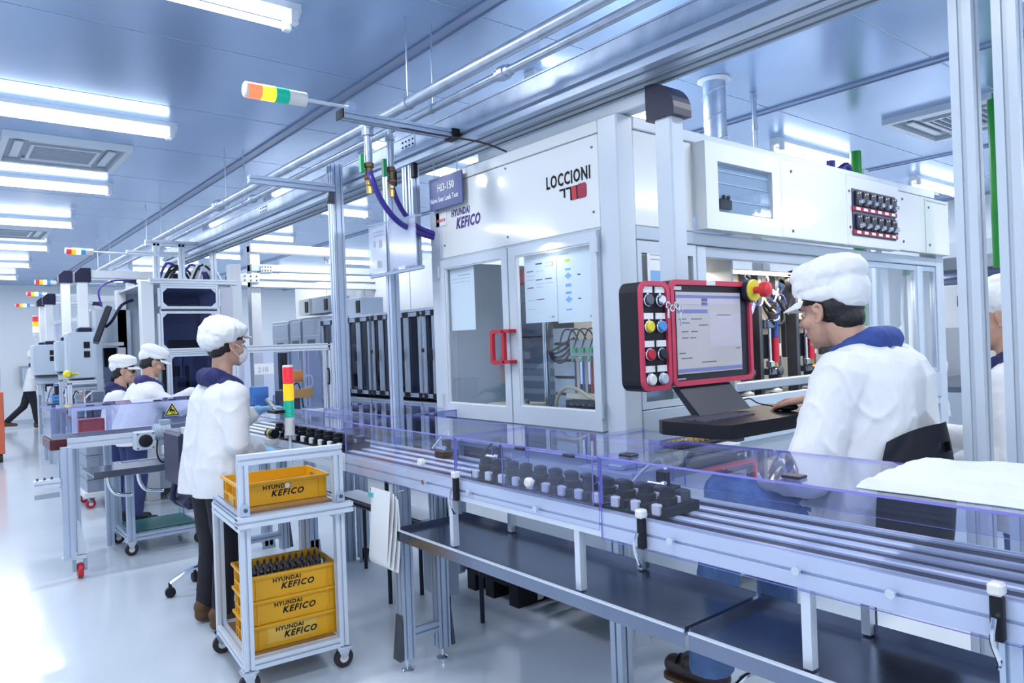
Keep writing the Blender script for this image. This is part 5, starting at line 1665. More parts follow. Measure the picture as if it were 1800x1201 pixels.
# the man looking down behind the cross conveyor
stand('man in white smock and cap looking down behind the cross conveyor', (1.40, 7.1, 0), -PI / 2 + .1, .87, (0, .19, 1.405), .38, -.1,
      [((-.17, .11, 1.13), (-.2, .36, 1.0), (-.1, .6, 1.12)), ((.17, .11, 1.13), (.24, .33, .98), (.18, .56, 1.08))], DDENIM, mat('blue navy collar', (.03, .035, .16), .8), 'kepi', True, False, hem=.7, lean=.19, fine=True, bulk=1.18)
# the half hidden man farther back
stand('half hidden man with dark glasses standing behind the looking down man', (1.375, 7.75, 0), -PI / 2 - .3, .82, (0, .1, 1.33), .1, 0,
      [((-.17, .05, 1.08), (-.22, .2, .92), (-.1, .38, 1.0)), ((.17, .05, 1.08), (.23, .15, .9), (.14, .36, .98))], DDENIM, NAVY, 'kepi', True, False, hem=.68, lean=.06, goggles=True, vox=.01)
# far woman walking by the end wall
stand('far woman in white smock and dark trousers walking by the end wall', (1.72, 18.6, 0), -PI / 2, .95, (0, .12, 1.53), .1, 0,
      [((-.17, .1, 1.25), (-.2, .3, 1.2), (-.12, .55, 1.3)), ((.17, .08, 1.25), (.2, .2, 1.02), (.15, .5, .98))], TROUS, NAVY, 'bouffant', True, False, hem=.8, lean=.12, vox=.012,
      legs=[[V((-.09, -.12, .47)), V((-.09, -.42, .15))], [V((.09, .06, .46)), V((.09, .1, .09))]], shoe=BROWNS)
# worker half hidden by the posts at right
stand('worker in white smock and cap half hidden behind the right posts', (3.12, .87, 0), .12, .95, (0, .08, 1.50), .25, 0,
      [((-.18, .03, 1.26), (-.27, .0, 1.0), (-.24, .2, .98)), ((.18, .03, 1.26), (.25, .12, 1.0), (.16, .36, 1.02))], DENIM, NAVY, 'bouffant', True, False, hem=.74, lean=.06)
# worker seen through the machine windows
stand('worker in white cap seen through the right machine window', (7.0, 2.78, 0), PI / 2, .85, (0, .16, 1.38), .5, 0,
      [((-.17, .08, 1.13), (-.2, .25, .95), (-.1, .45, 1.0)), ((.17, .08, 1.13), (.22, .2, .93), (.12, .42, 1.0))], DDENIM, NAVY, 'bouffant', True, False, hem=.68, lean=.12, vox=.01)

# ---------------------------------------------------------------- the seated man
t = thing('person', 'man in white smock and cap seated at the operator panel, hand on mouse', 'person', (2.42, 1.12, .25))
O = V((2.42, 1.12, .25))


def w2(*p):
    return V(p) - O


hc = w2(2.39, 1.235, 1.54)
R = hrot(-.08, .2)
HS, P = head_shapes(hc, R, 1.04)
nb = w2(2.41, 1.13, 1.38)
ch = w2(2.42, 1.12, 1.2)
hipL, hipR = w2(2.33, 1.12, .84), w2(2.52, 1.12, .84)
kL, kR = w2(2.26, 1.58, .89), w2(2.56, 1.58, .85)
aL, aR = w2(2.2, 1.63, .315), w2(2.54, 1.56, .33)
shL, shR = w2(2.24, 1.12, 1.32), w2(2.59, 1.12, 1.32)
eL, eR = w2(2.13, 1.19, 1.03), w2(2.72, 1.27, 1.10)
wL, wR = w2(2.24, 1.38, .985), w2(2.685, 1.475, 1.205)
hr = hand_shapes(wR, (-.06, 1, -.12), (.1, .15, 1), 1, .62, 1.04)
body = HS + [('c', P(0, -.022, -.05), nb, .058, .064), ('c', ch + V((-.07, 0, 0)), hipL, .095, .09), ('c', ch + V((.07, 0, 0)), hipR, .095, .09), ('c', nb, ch, .075, .11)]
body += limb(hipL, kL, aL, .08, .055, .04) + limb(hipR, kR, aR, .08, .055, .04) + limb(shL, eL, wL, .045, .04, .028) + limb(shR, eR, wR, .045, .041, .029) + hr
body += hand_shapes(wL, (.5, 1, -.1), (-.2, 0, 1), -1, .9)
blob('body', body, .0042, SKIN, t, sm=2)
ORG[t.name] = V((0, 0, 0))
face(t, hc, R, 1.04)
hair(t, hc, R, 1.04, .005)
cap_kepi(t, hc, R, 1.08, .0055, 1.1)
ct = []
for s in (-1, 1):
    ct += [('c', ch + V((s * .08, -.01, .08)), w2(2.42 + s * .09, 1.09, .95), .15, .16), ('c', w2(2.42 + s * .09, 1.09, .95), w2(2.42 + s * .1, 1.12, .82), .16, .15), ('c', w2(2.42 + s * .1, 1.12, .84), w2(2.42 + s * .1, 1.26, .87), .12, .1)]
ct += [('c', ch + V((0, -.02, .09)), w2(2.42, 1.1, .85), .13, .15), ('c', w2(2.3, 1.12, 1.325), w2(2.53, 1.12, 1.325), .075, .075), ('c', ch + V((0, -.05, .1)), ch + V((0, -.03, -.15)), .12, .13)]
for sh, el, wr in ((shL, eL, wL), (shR, eR, wR - (wR - eR).normalized() * .06)):
    ct += [('c', ch + V((0, 0, .1)), sh, .09, .085), ('c', sh, el, .092, .08), ('c', el, wr, .078, .056)]
blob('smock', ct, .0065, COAT, t, cuts=[(w2(2.4, 1.1, .7), V((0, 0, -1)))], wr=.012, sm=4, wf=7)
nb = nb + V((0, 0, .04))
blob('collar', [('c', nb + V((s * .055, -.055, .015)), nb + V((s * .045, .06, -.03)), .042, .036) for s in (-1, 1)] + [('c', nb + V((-.05, -.055, .015)), nb + V((.05, -.055, .015)), .045, .045), ('c', nb + V((-.07, .0, -.015)), nb + V((.07, .0, -.015)), .045, .045)], .006, BLUEC, t, wr=.003, sm=2, wf=22)
jl = limb(hipL, kL, aL + V((0, 0, .0)), .11, .082, .072) + limb(hipR, kR, aR, .11, .082, .07) + [('c', hipL, hipR, .11, .11), ('c', aL + V((0, 0, -.05)), aL + V((0, 0, .06)), .082, .076)]
blob('jeans', jl, .007, DENIM, t, cuts=[(aL + V((0, 0, -.065)), V((0, 0, -1)))], wr=.007, sm=3, wf=13)
for an in (aL, aR):
    blob('shoe', [('c', an + V((0, -.03, -.085)), an + V((0, .17, -.10)), .045, .04), ('c', an + V((0, -.02, -.02)), an + V((0, .09, -.07)), .05, .044)], .006, LEATH, t, cuts=[(an + V((0, 0, -.135)), V((0, 0, -1)))], sm=2)
    B().poly([(an.x + .043 * math.cos(q), an.y + (-.035 if math.sin(q) < 0 else .17) + .042 * math.sin(q)) for q in [PI * (2 * j + 1) / 16 for j in range(16)]], 'z', an.z - .15, an.z - .134).build('shoe_sole', BROWNS, t)
    for k in range(2):
        B().tube([an + V((-.042, .1 + .035 * k, -.075)), an + V((0, .105 + .035 * k, -.052)), an + V((.042, .1 + .035 * k, -.075))], .004, 6, 3).build('shoe_strap', BLACK, t)

# his chair
t = thing('task_chair', 'tall black task chair with pierced shell back under the seated man', 'chair', (2.4, 1.1, 0))
chair_base(t, 2.42, 1.15, .66, .3, SATIN)
ring = B().tube([(2.42 + .3 * math.cos(2 * PI * k / 20), 1.3 + .34 * math.sin(2 * PI * k / 20), .15) for k in range(21)], .011, 8, 1).build('foot_ring', CHROME, t, True)
B().cbox(2.2, 2.64, .96, 1.36, .66, .73, .03).build('seat', SATIN, t)
bm = bmesh.new()
n1, n2 = 20, 18
rows = []
for i in range(n1 + 1):
    u = i / n1 * 2 - 1
    row = []
    for j in range(n2 + 1):
        v_ = j / n2
        wv = .26 * (1 - .5 * max(0, v_ - .55) ** 2 * 4) * (.85 + .15 * min(1, v_ * 3))
        y = .93 + .10 * abs(u) ** 2 - .03 * math.sin(v_ * 2.4) + .0
        row.append(bm.verts.new((2.38 + u * wv, y - .02, .66 + .52 * v_ - .05 * abs(u) ** 3 * v_)))
    rows.append(row)
for i in range(n1):
    for j in range(n2):
        uc, vc = (i + .5) / n1 * 2 - 1, (j + .5) / n2
        if (uc / .22) ** 2 + ((vc - .86) / .045) ** 2 < 1:
            continue
        bm.faces.new((rows[i][j], rows[i + 1][j], rows[i + 1][j + 1], rows[i][j + 1]))
geo = bmesh.ops.solidify(bm, geom=bm.faces[:], thickness=.012)
B().bm(bm).build('backrest', SATIN, t, True)
B().tube([(2.42, 1.05, .63), (2.42, .95, .62), (2.42, .9, .68), (2.42, .9, .75)], .02, 8, 3).build('back_support', SATIN, t, True)

# ================================================================== background machines
def rect(px0, py0, px1, py1, Y):
    a, c = at(px0, py0, Y=Y), at(px1, py1, Y=Y)
    return a.x, c.x, c.z, a.z


SMOKE = DGLASS


def tinted_window(parent, x0, x1, z0, z1, Y, m=DGLASS, ch=.05):
    """framed window with cut corners"""
    B().prof((x0, Y, z1), (x1, Y, z1), .045).build('frame_bar', ALUW, parent)
    B().prof((x0, Y, z0), (x1, Y, z0), .045).build('frame_bar', ALUW, parent)
    B().prof((x0, Y, z0 + .022), (x0, Y, z1 - .022), .045).build('frame_bar', ALUW, parent)
    B().prof((x1, Y, z0 + .022), (x1, Y, z1 - .022), .045).build('frame_bar', ALUW, parent)
    B().box(x0 + .02, x1 - .02, Y - .002, Y + .002, z0 + .02, z1 - .02).build('pane', m, parent)
    for cx, cz, sx, sz in ((x0, z0, 1, 1), (x1, z0, -1, 1), (x0, z1, 1, -1), (x1, z1, -1, -1)):
        B().poly([(cx + sx * .02, cz + sz * .02), (cx + sx * (.02 + ch), cz + sz * .02), (cx + sx * .02, cz + sz * (.02 + ch))], 'y', Y - .012, Y - .004).build('corner_plate', ALUW, parent)


def innards(parent, x0, x1, y0, y1, z0, z1, n, seed):
    """assorted blocks, rods and cables of a mechanism"""
    r = random.Random(seed)
    ms = [STEEL, SATIN, MFRAME, DSTEEL, ALUW, CHROME, BLUEP, OFFW]
    for k in range(n):
        x, y, h = r.uniform(x0, x1 - .12), r.uniform(y0, y1 - .1), r.uniform(.06, (z1 - z0) * .8)
        m = r.choice(ms)
        q = r.random()
        if q < .55:
            wx, wy = r.uniform(.05, .16), r.uniform(.05, .12)
            B().cbox(x, x + wx, y, y + wy, z0, z0 + h, .004).cbox(x + .01, x + wx - .01, y - .02, y, z0 + h * .3, z0 + h * .6, .003).build('unit_block', m, parent)
        elif q < .8:
            B().cyl((x, y, z0), (x, y, z0 + h), r.uniform(.01, .025)).lathe([(.03, 0), (.03, .02), (.015, .03)], (x, y, z0 + h * .6), (0, 0, 1), 10).build('rod', CHROME, parent, True)
        else:
            B().tube([(x, y, z0 + .02), (x + .05, y - .03, z0 + h * .8), (x + .14, y - .02, z0 + h), (x + .2, y + .02, z0 + .05)], .007, 6, 4).build('cable', r.choice([BLACK, BLUEH, WHITE]), parent, True)


# ---- station with tinted windows behind the two men
Y8 = 8.0
x0, x1, z0, z1 = rect(262, 497, 424, 722, Y8)
s2 = thing('assembly_station', 'white framed assembly station with tinted windows behind the standing woman', 'machine', ((x0 + x1) / 2, Y8 + .5, 0))
B().cbox(x0 - .08, x0 + .04, Y8, Y8 + .12, 0, z1 + .02, .005).build('column', WHITE, s2)
B().cbox(x1 - .07, x1 + .05, Y8, Y8 + .12, 0, z1 + .22, .005).build('column', WHITE, s2)
B().cbox(x0 - .08, x0 + .02, Y8 + 1.2, Y8 + 1.3, 0, z1 + .02, .005).build('column', WHITE, s2)
B().cbox(x1 - .05, x1 + .05, Y8 + 1.2, Y8 + 1.3, 0, z1 + .02, .005).build('column', WHITE, s2)
a = rect(280, 503, 382, 543, Y8)
tinted_window(s2, *a, Y8 - .02)
a = rect(280, 548, 382, 614, Y8)
tinted_window(s2, *a, Y8 - .02)
a = rect(296, 624, 400, 716, Y8)
tinted_window(s2, *a, Y8 - .02, ch=.03)
a = rect(386, 505, 411, 612, Y8)
B().cbox(a[0], a[1], Y8 - .01, Y8 + .01, a[2], a[3], .003).build('side_panel', mat('pale lilac panel', (.68, .7, .82), .3), s2)
B().prof((x0, Y8, z1 + .02), (x1, Y8, z1 + .02), .06, .05).build('top_rail', ALUW, s2)
B().box(x0 - .06, x1 + .03, Y8 + .02, Y8 + 1.28, .84, .88).build('work_table', STEEL, s2)
B().box(x0 - .06, x1 + .03, Y8 + 1.27, Y8 + 1.29, .1, z1).build('rear_wall', MFRAME, s2)
B().box(x0 - .06, x1 + .03, Y8 + .02, Y8 + 1.28, z1 - .02, z1).build('roof', MFRAME2, s2)
B().box(x0 - .05, x1 + .02, Y8 + .05, Y8 + 1.2, .1, .84).build('base_cabinet', MFRAME, s2)
innards(s2, x0 + .1, x1 - .1, Y8 + .15, Y8 + 1.0, .88, 1.7, 16, 3)
B().cbox(x0 + .2, x0 + .55, Y8 + .12, Y8 + .2, 1.52, 1.62).build('display_unit', SATIN, s2)
# white cover over the right part
a = rect(345, 548, 410, 600, Y8)
# frame on top of the station
fr = thing('top_frame', 'aluminium cable frame standing on top of the white station', 'frame', ((x0 + x1) / 2, Y8 + .6, z1))
tz = at(320, 430, Y=Y8 + .3).z
for px in (275, 319, 375):
    c = at(px, 480, Y=Y8 + .3)
    B().prof((c.x, Y8 + .3, z1 + .02), (c.x, Y8 + .3, tz), .06).build('upright', ALUW, fr)
B().prof((at(255, 424, Y=Y8 + .3).x, Y8 + .3, tz), (at(392, 424, Y=Y8 + .3).x, Y8 + .3, tz), .06).build('crossbar', ALUW, fr)
c1, c2 = at(222, 444, Y=Y8 + .3), at(330, 450, Y=Y8 + .3)
B().prof((c1.x, Y8 + .3, c1.z), (c2.x, Y8 + .3, c1.z), .05).build('crossbar', ALUW, fr)
for k in range(8):
    r = random.Random(k)
    xa = r.uniform(x0 + .1, x1 - .3)
    B().tube([(xa, Y8 + .35, z1 + .03), (xa + .08, Y8 + .3, z1 + .15 + .1 * r.random()), (xa + .2, Y8 + .33, z1 + .18), (xa + .3, Y8 + .4, z1 + .04)], .014, 8, 4).build('cable', [BLACK, PURPLE, WHITE, RUBBER][k % 4], fr, True)
for k in range(5):
    xa = x0 + .15 + .2 * k
    B().cbox(xa, xa + .12, Y8 + .5, Y8 + .62, z1 + .01, z1 + .1 + .05 * (k % 3), .004).build('valve_unit', [OFFW, SATIN, MFRAME][k % 3], fr)

# ---- gantry of white beams behind, right of the station
YG = 8.7
g = thing('gantry_frame', 'white beam gantry with bolted gusset plates above grey cabinets', 'gantry', (3.3, YG, 0))
c = at(448, 460, Y=YG)
B().cbox(c.x - .06, c.x + .06, YG, YG + .12, 0, at(448, 432, Y=YG).z, .005).build('column', WHITE, g)
xr = at(760, 440, Y=YG).x
B().cbox(xr - .06, xr + .06, YG, YG + .12, 0, at(448, 432, Y=YG).z, .005).build('column', WHITE, g)
for (pa, pb) in ((430, 445), (466, 478), (481, 492), (496, 506)):
    za, zb = at(470, pb, Y=YG).z, at(470, pa, Y=YG).z
    B().cbox(c.x - .06, xr, YG - .03 - .002 * (pa % 7), YG + .1, za, zb, .005).build('beam', WHITE if pa != 466 else MFRAME2, g)
for (pa, pb, pc, pd) in ((414, 481, 456, 497), (458, 466, 478, 479), (405, 466, 420, 478), (582, 434, 594, 445)):
    a = rect(pa, pb, pc, pd, YG - .05)
    pl = B().cbox(a[0], a[1], YG - .06, YG - .045, a[2], a[3], .002).build('gusset_plate', WHITE, g)
    n_ = 4 if pc - pa > 18 else 2
    for i in range(n_):
        for j in range(2):
            xx, zz = a[0] + (a[1] - a[0]) * (i + .5) / n_, a[2] + (a[3] - a[2]) * (j + .5) / 2
            B().cyl((xx, YG - .06, zz), (xx, YG - .068, zz), .009, n=8).build('bolt', DSTEEL, pl)

# ---- grey electric cabinets and smoked glass cabinets along the aisle behind (plane X = 4)
XC = 4.0


def crect(px0, py0, px1, py1):
    a, c = at(px0, py0, X=XC), at(px1, py1, X=XC)
    return c.y, a.y, c.z, a.z


for k, (pa, pb, ta) in enumerate(((480, 510, 566), (511, 532, 561), (533, 566, 557))):
    ya, yb = at(pb, 600, X=XC).y, at(pa, 600, X=XC).y
    zt = at((pa + pb) / 2, ta, X=XC).z
    t = thing('electric_cabinet', 'grey electric cabinet behind the clear hood, %s of three' % ['left', 'middle', 'right'][k], 'cabinet', (XC + .3, (ya + yb) / 2, 0), group='grey electric cabinets')
    B().cbox(XC, XC + .5, ya + .01, yb - .01, .0, zt, .005).build('body', GREY, t)
    d = B().cbox(XC - .015, XC, ya + .03, yb - .03, .12, zt - .04, .003).build('door', mat('cabinet blue grey', (.4, .5, .64), .35), t)
    ym = (ya + yb) / 2
    B().box(XC - .018, XC - .015, ym - .12, ym + .12, zt - .36, zt - .3).build('name_plate', DSTEEL, d)
    B().cbox(XC - .03, XC - .015, ya + .08, ya + .11, 1.35, 1.47, .003).build('handle', CHROME, d)
    B().box(XC - .016, XC - .0155, ya + .03, yb - .03, zt - .25, zt - .245).build('seam', WHITE, d)
for k, (pa, pb) in enumerate(((568, 611), (613, 654), (656, 690), (692, 744), (746, 790))):
    ya, yb = at(pb, 620, X=XC).y, at(pa, 620, X=XC).y
    zt = 1.86
    t = thing('glass_door_cabinet', 'aluminium cabinet with smoked glass doors, %s in the row behind the posts' % ORDN[k], 'cabinet', (XC + .3, (ya + yb) / 2, 0), group='smoked glass cabinets')
    B().box(XC + .45, XC + .47, ya, yb, .05, zt).build('rear_wall', SATIN, t)
    B().box(XC + .02, XC + .47, ya, yb, .02, .05).build('floor_plate', SATIN, t)
    B().box(XC + .02, XC + .47, ya, yb, zt - .03, zt).build('roof', ALU, t)
    ym = (ya + yb) / 2
    for (za, zb) in ((.1, .78), (.95, 1.8)):
        for (qa, qb) in ((ya + .02, ym - .005), (ym + .005, yb - .02)):
            d = B().prof((XC, qa, za), (XC, qb, za), .04).prof((XC, qa, zb), (XC, qb, zb), .04).prof((XC, qa + .02, za), (XC, qa + .02, zb), .04, .04, (1, 0, 0)).prof((XC, qb - .02, za), (XC, qb - .02, zb), .04, .04, (1, 0, 0)).build('door', ALU, t)
            B().box(XC + .0, XC + .004, qa + .03, qb - .03, za + .02, zb - .02).build('pane', DGLASS, d)
            for yy, zz in ((qa + .02, za), (qa + .02, zb), (qb - .02, za), (qb - .02, zb)):
                B().cbox(XC - .028, XC - .02, yy - .03, yy + .03, zz - .03, zz + .03, .002).build('corner_block', BLACK, d)
        B().cbox(XC - .05, XC - .03, ym + .02, ym + .04, (za + zb) / 2 - .06, (za + zb) / 2 + .06, .004).build('handle', BLACK, t)
    for z in (.86,):
        B().prof((XC, ya, z), (XC, yb, z), .07, .05).prof((XC, ya, z - .045), (XC, yb, z - .045), .05, .03).build('middle_rail', ALU, t)
    innards(t, XC + .1, XC + .42, ya + .08, yb - .08, .95, 1.6, 5, 20 + k)
    B().cbox(XC - .03, XC - .0, yb - .03, yb + .01, 1.4, 1.44, .003).build('lock', YEL if k == 0 else SATIN, t)
# pale wall and light boxes above the cabinets
t = thing('partition_wall', 'pale partition panels behind the smoked glass cabinets', 'partition', (4.75, 8, 0))
for k in range(6):
    B().cbox(4.7, 4.74, 4.2 + 1.2 * k, 5.38 + 1.2 * k, 0, 2.5, .004).build('panel', WHITE, t)
for k, (pa, pb, pc, pd) in enumerate(((536, 545, 557, 560), (560, 540, 592, 560), (600, 520, 650, 548))):
    ya, yb = at(pc, 550, X=4.2).y, at(pa, 550, X=4.2).y
    z_ = 1.865 if k == 2 else 1.95
    t = thing('cabinet_top_box', 'pale equipment box standing on the cabinet row, %s' % ['leftmost', 'beside the leftmost', 'nearest the tall post'][k], 'box', (4.2, (ya + yb) / 2, z_), group='boxes on the cabinets')
    B().cbox(4.1, 4.4, ya + .02, yb - .02, z_, z_ + .22, .005).build('housing', [OFFW, MFRAME, GREY][k], t)
    B().cbox(4.09, 4.1, ya + .05, ya + .15, z_ + .03, z_ + .18, .003).build('dark_slot', BLACK, t)

# ---- clear hood with aluminium frame beside the woman
YH = 6.9
a0, a1, b0, b1 = rect(413, 624, 583, 722, YH)
hz = at(583, 609, Y=YH).z
h = thing('clear_hood', 'clear hood with black lined aluminium frame and 210 card', 'hood', ((a0 + a1) / 2, YH + .3, .8))
B().prof((a0, YH, hz), (a1, YH, hz), .05, .07, (0, 0, 1), 1, 2).build('top_bar', ALUW, h)
B().prof((a1, YH, .86), (a1, YH, hz + .035), .05, .05, (1, 0, 0)).build('corner_bar', ALUW, h)
B().prof((a0, YH, .86), (a0, YH, hz), .05, .05, (1, 0, 0)).build('corner_bar', ALUW, h)
B().prof((a1, YH + .6, .86), (a1, YH + .6, hz + .035), .05, .05, (1, 0, 0)).build('corner_bar', ALUW, h)
B().prof((a1, YH, hz), (a1, YH + .6, hz), .05, .05).build('side_bar', ALUW, h)
B().prof((a0, YH, .85), (a1, YH, .85), .05, .05).build('bottom_bar', ALUW, h)
B().box(a0 + .02, a1 - .02, YH - .003, YH + .003, .87, hz - .03, em=1).build('front_pane', [PC, PCE], h)
B().box(a1 - .003, a1 + .003, YH + .02, YH + .58, .87, hz - .03, em=1).build('side_pane', [PC, PCE], h)
B().prof((a1 - .07, YH - .02, .86), (a1 - .07, YH - .02, hz - .04), .03, .03, (1, 0, 0)).build('door_bar', ALUW, h)
B().tube([(a1 - .04, YH - .03, 1.12), (a1 - .04, YH - .06, 1.13), (a1 - .04, YH - .06, 1.26), (a1 - .04, YH - .03, 1.27)], .009, 8, 3).build('handle', BLACK, h, True)
q = rect(447, 640, 482, 657, YH - .01)
B().box(q[0], q[1], YH - .008, YH - .005, q[2], q[3]).build('card', PAPER, h)
text('card_text', '210', .07, (q[0] + .03, YH - .009, q[2] + .02), (1, 0, 0), (0, 0, 1), INKG, h)
B().box(a0 - .1, a1 + .05, YH - .1, YH + .7, .8, .83).build('table', MFRAME, h)
B().box(a0 - .05, a1, YH, YH + .6, .1, .8).build('base', MFRAME, h)
innards(h, a0 + .1, a1 - .15, YH + .1, YH + .5, .83, 1.3, 10, 9)
q = rect(492, 686, 547, 698, YH + .25)
B().cbox(q[0], q[1], YH + .2, YH + .32, q[2], q[3], .004).build('orange_bar', mat('amber board', (.75, .42, .12), .4), h)
q = rect(515, 652, 532, 671, YH + .3)
B().cbox(q[0], q[1], YH + .28, YH + .36, q[2], q[3], .004).build('orange_block', ORANGE, h)
B().tube([(q[1], YH + .25, q[2] + .05), (q[1] + .06, YH + .22, q[2] + .06), (q[1] + .07, YH + .22, q[2] - .04), (q[1] + .01, YH + .25, q[2] - .06)], .008, 6, 4).build('white_cable', WHITE, h, True)
B().prof((a1 - .35, YH + .4, .83), (a1 - .35, YH + .4, hz - .05), .05, .05, (1, 0, 0)).prof((a1 - .3, YH + .45, .83), (a1 - .3, YH + .45, hz - .05), .05, .05, (1, 0, 0)).build('inner_post', SATIN, h)
# things by the woman's hands
t = thing('scanner_stand', 'small yellow banded camera head on a stand under the woman hands', 'camera head', (1.6, 4.25, .93))
c = at(478, 762, X=1.62)
B().cyl((c.x, c.y + .05, c.z), (c.x, c.y - .05, c.z), .028, n=16).build('barrel', BLACK, t, True)
B().cyl((c.x, c.y - .012, c.z), (c.x, c.y + .012, c.z), .0295, n=16).build('yellow_band', YEL, t, True)
B().cbox(c.x - .03, c.x + .03, c.y - .05, c.y + .05, c.z - .06, c.z - .03, .004).poly([(c.x - .02, .93), (c.x + .02, .93), (c.x + .02, c.z - .06), (c.x - .02, c.z - .06)], 'y', c.y - .03, c.y + .03).build('bracket', OFFW, t)
c = at(472, 716, X=1.53)
t = thing('handheld_part', 'black part with chrome rod held in the woman gloves', 'part', (c.x, c.y, c.z))
B().cyl((c.x - .01, c.y, c.z + .05), (c.x + .03, c.y - .03, c.z - .02), .012, n=12).build('rod', CHROME, t, True)
B().cbox(c.x + .0, c.x + .06, c.y - .1, c.y + .03, c.z - .035, c.z - .015, .004).build('block', BLACK, t)

# ---- pendant boxes on swing arms at left
def pendant(px, Y, label, ztop, zt, zb, w_=.3, d=.26, armlen=1.1, sc=1.0):
    c = at(px, 600, Y=Y)
    t = thing('pendant_control', label, 'control box', (c.x, Y, zb))
    x = c.x
    B().cbox(x - w_ / 2, x + w_ / 2, Y - d / 2, Y + d / 2, zb, zt, .008).build('box', MFRAME, t)
    B().cbox(x - w_ / 2 - .012, x - w_ / 2, Y - d / 2 + .01, Y + d / 2 - .01, zb + .01, zt - .01, .003).build('door', MFRAME2, t)
    B().box(x - w_ / 2 - .013, x - w_ / 2 - .012, Y - d / 2 + .03, Y - d / 2 + .05, zb + .05, zt - .05).build('blue_strip', BLUEP, t)
    for zz in (zb + (zt - zb) * .45, zb + (zt - zb) * .65):
        B().cbox(x - .03, x + .03, Y - d / 2 - .01, Y - d / 2, zz, zz + .07, .003).build('connector', BLACK, t)
    B().cbox(x - .07, x + .07, Y - .07, Y + .07, zt, zt + .05, .01).build('collar', NAVYP, t)
    B().cbox(x - .05, x + .05, Y - .05, Y + .05, zt + .05, ztop, .006).build('drop_tube', WHITE, t)
    B().poly([(x - .08, ztop - .03), (x + .08, ztop - .03), (x + .08, ztop + .13), (x - .02, ztop + .13), (x - .08, ztop + .07)], 'y', Y - .07, Y + .07).build('elbow', NAVYP, t)
    B().cbox(x + .08, x + armlen, Y - .05, Y + .05, ztop + .02, ztop + .11, .006).build('swing_arm', WHITE, t)
    B().poly([(x + armlen, ztop), (x + armlen + .15, ztop - .03), (x + armlen + .15, ztop + .05), (x + armlen + .1, ztop + .13), (x + armlen, ztop + .13)], 'y', Y - .07, Y + .07).build('arm_joint', NAVYP, t)
    B().cbox(x + armlen + .03, x + armlen + .13, Y - .05, Y + .05, 0, ztop, .006).build('mast', WHITE, t)
    B().poly([(Y - d / 2 - .12, zb - .12), (Y - d / 2 - .11, zb - .13), (Y, zb - .005), (Y - .02, zb - .003)], 'x', x - w_ / 2, x + w_ / 2).build('keyboard_flap', GREY, t)
    return t


pd = pendant(148, 9.5, 'white pendant control box hanging from the nearest left swing arm', 2.36, 1.76, 1.24, .34, .3, 1.25)
pendant(88, 12.6, 'grey pendant control box on the second swing arm farther left', 2.3, 1.68, 1.24, .42, .36, .9)
pendant(76, 15.5, 'far pendant control box almost hidden behind the second one', 2.45, 1.72, 1.25, .36, .3, .8)
pendant(118, 11.2, 'pendant control column between the two left swing arms', 2.5, 1.7, 1.3, .26, .26, .7)
# tilted dark monitor seen edge on
c = at(180, 572, Y=8.9)
t = thing('tilted_monitor', 'dark monitor tilted on its arm left of the white station', 'monitor', (c.x, 8.9, c.z))
Mx = Matrix.Translation(c) @ Matrix.Rotation(.35, 4, 'Y') @ Matrix.Rotation(-.15, 4, 'Z')
B().cbox(-.03, .03, -.2, .2, -.2, .2, .01, Mx).build('housing', SATIN, t)
B().cbox(-.034, -.03, -.18, .18, -.18, .18, .002, Mx).build('screen', NAVYP, t)
B().tube([c + V((.03, 0, -.02)), c + V((.1, .02, .05)), c + V((.2, .03, .22)), c + V((.32, .05, .28))], .016, 8, 4).build('arm', NAVYP, t, True)
B().tube([c + V((.0, 0, .2)), c + V((-.02, .02, .38)), c + V((.1, .03, .48)), c + V((.3, .05, .5))], .01, 8, 4).build('cable', PURPLE, t, True)
# stations farther down the left line
for k, (xa, xb, ya, yb, zt, lab) in enumerate(((2.05, 2.9, 9.7, 10.9, 2.1, 'framed machine with open work bay behind the white pendant box'), (2.05, 3.0, 12.9, 14.2, 2.2, 'framed machine farther down the line behind the grey pendant box'), (2.1, 3.2, 15.9, 17.5, 2.2, 'last framed machine near the end wall'))):
    t = thing('line_machine', lab, 'machine', ((xa + xb) / 2, (ya + yb) / 2, 0))
    for x in (xa, xb):
        for y in (ya, yb):
            B().prof((x, y, 0), (x, y, zt), .07).build('post', ALUW, t)
    for z in (.85, 1.5, zt):
        B().prof((xa, ya, z), (xb, ya, z), .06).build('rail', ALUW, t)
        B().prof((xa, ya, z), (xa, yb, z), .06).build('rail', ALUW, t)
        B().prof((xb, ya, z), (xb, yb, z), .06).build('rail', ALUW, t)
    B().box(xa, xb, ya, yb, .8, .83).build('table', STEEL, t)
    B().box(xa + .03, xb - .03, ya + .04, yb - .04, .12, .8).build('base_cabinet', MFRAME, t)
    B().box(xa + .04, xb - .04, yb - .02, yb, .85, zt).build('rear_panel', WHITE, t)
    B().box(xa - .004, xa + .004, ya + .04, yb - .04, 1.53, zt - .03).build('side_pane', PC, t)
    B().cbox(xa - .02, xa + .04, ya + .3, ya + .7, 1.1, 1.45, .006).build('touch_screen', GREY, t)
    B().box(xa - .022, xa - .02, ya + .33, ya + .67, 1.15, 1.41).build('screen_face', mat('pale screen', (.6, .6, .68), .3), t)
    innards(t, xa + .1, xb - .1, ya + .1, yb - .2, .83, 1.4, 12, 40 + k)
    innards(t, xa + .1, xb - .1, ya + .1, yb - .2, zt, zt + .3, 6, 60 + k)
c = at(122, 650, Y=9.3)
B().lathe([(.035, 0), (.045, .02), (.04, .06), (.02, .08)], (c.x - .02, 9.34, c.z - .05), (0, -1, 0), 14).cyl((c.x - .02, 9.33, c.z - .05), (c.x + .1, 9.36, c.z - .05), .01).build('yellow_switch', YEL, pd, True)
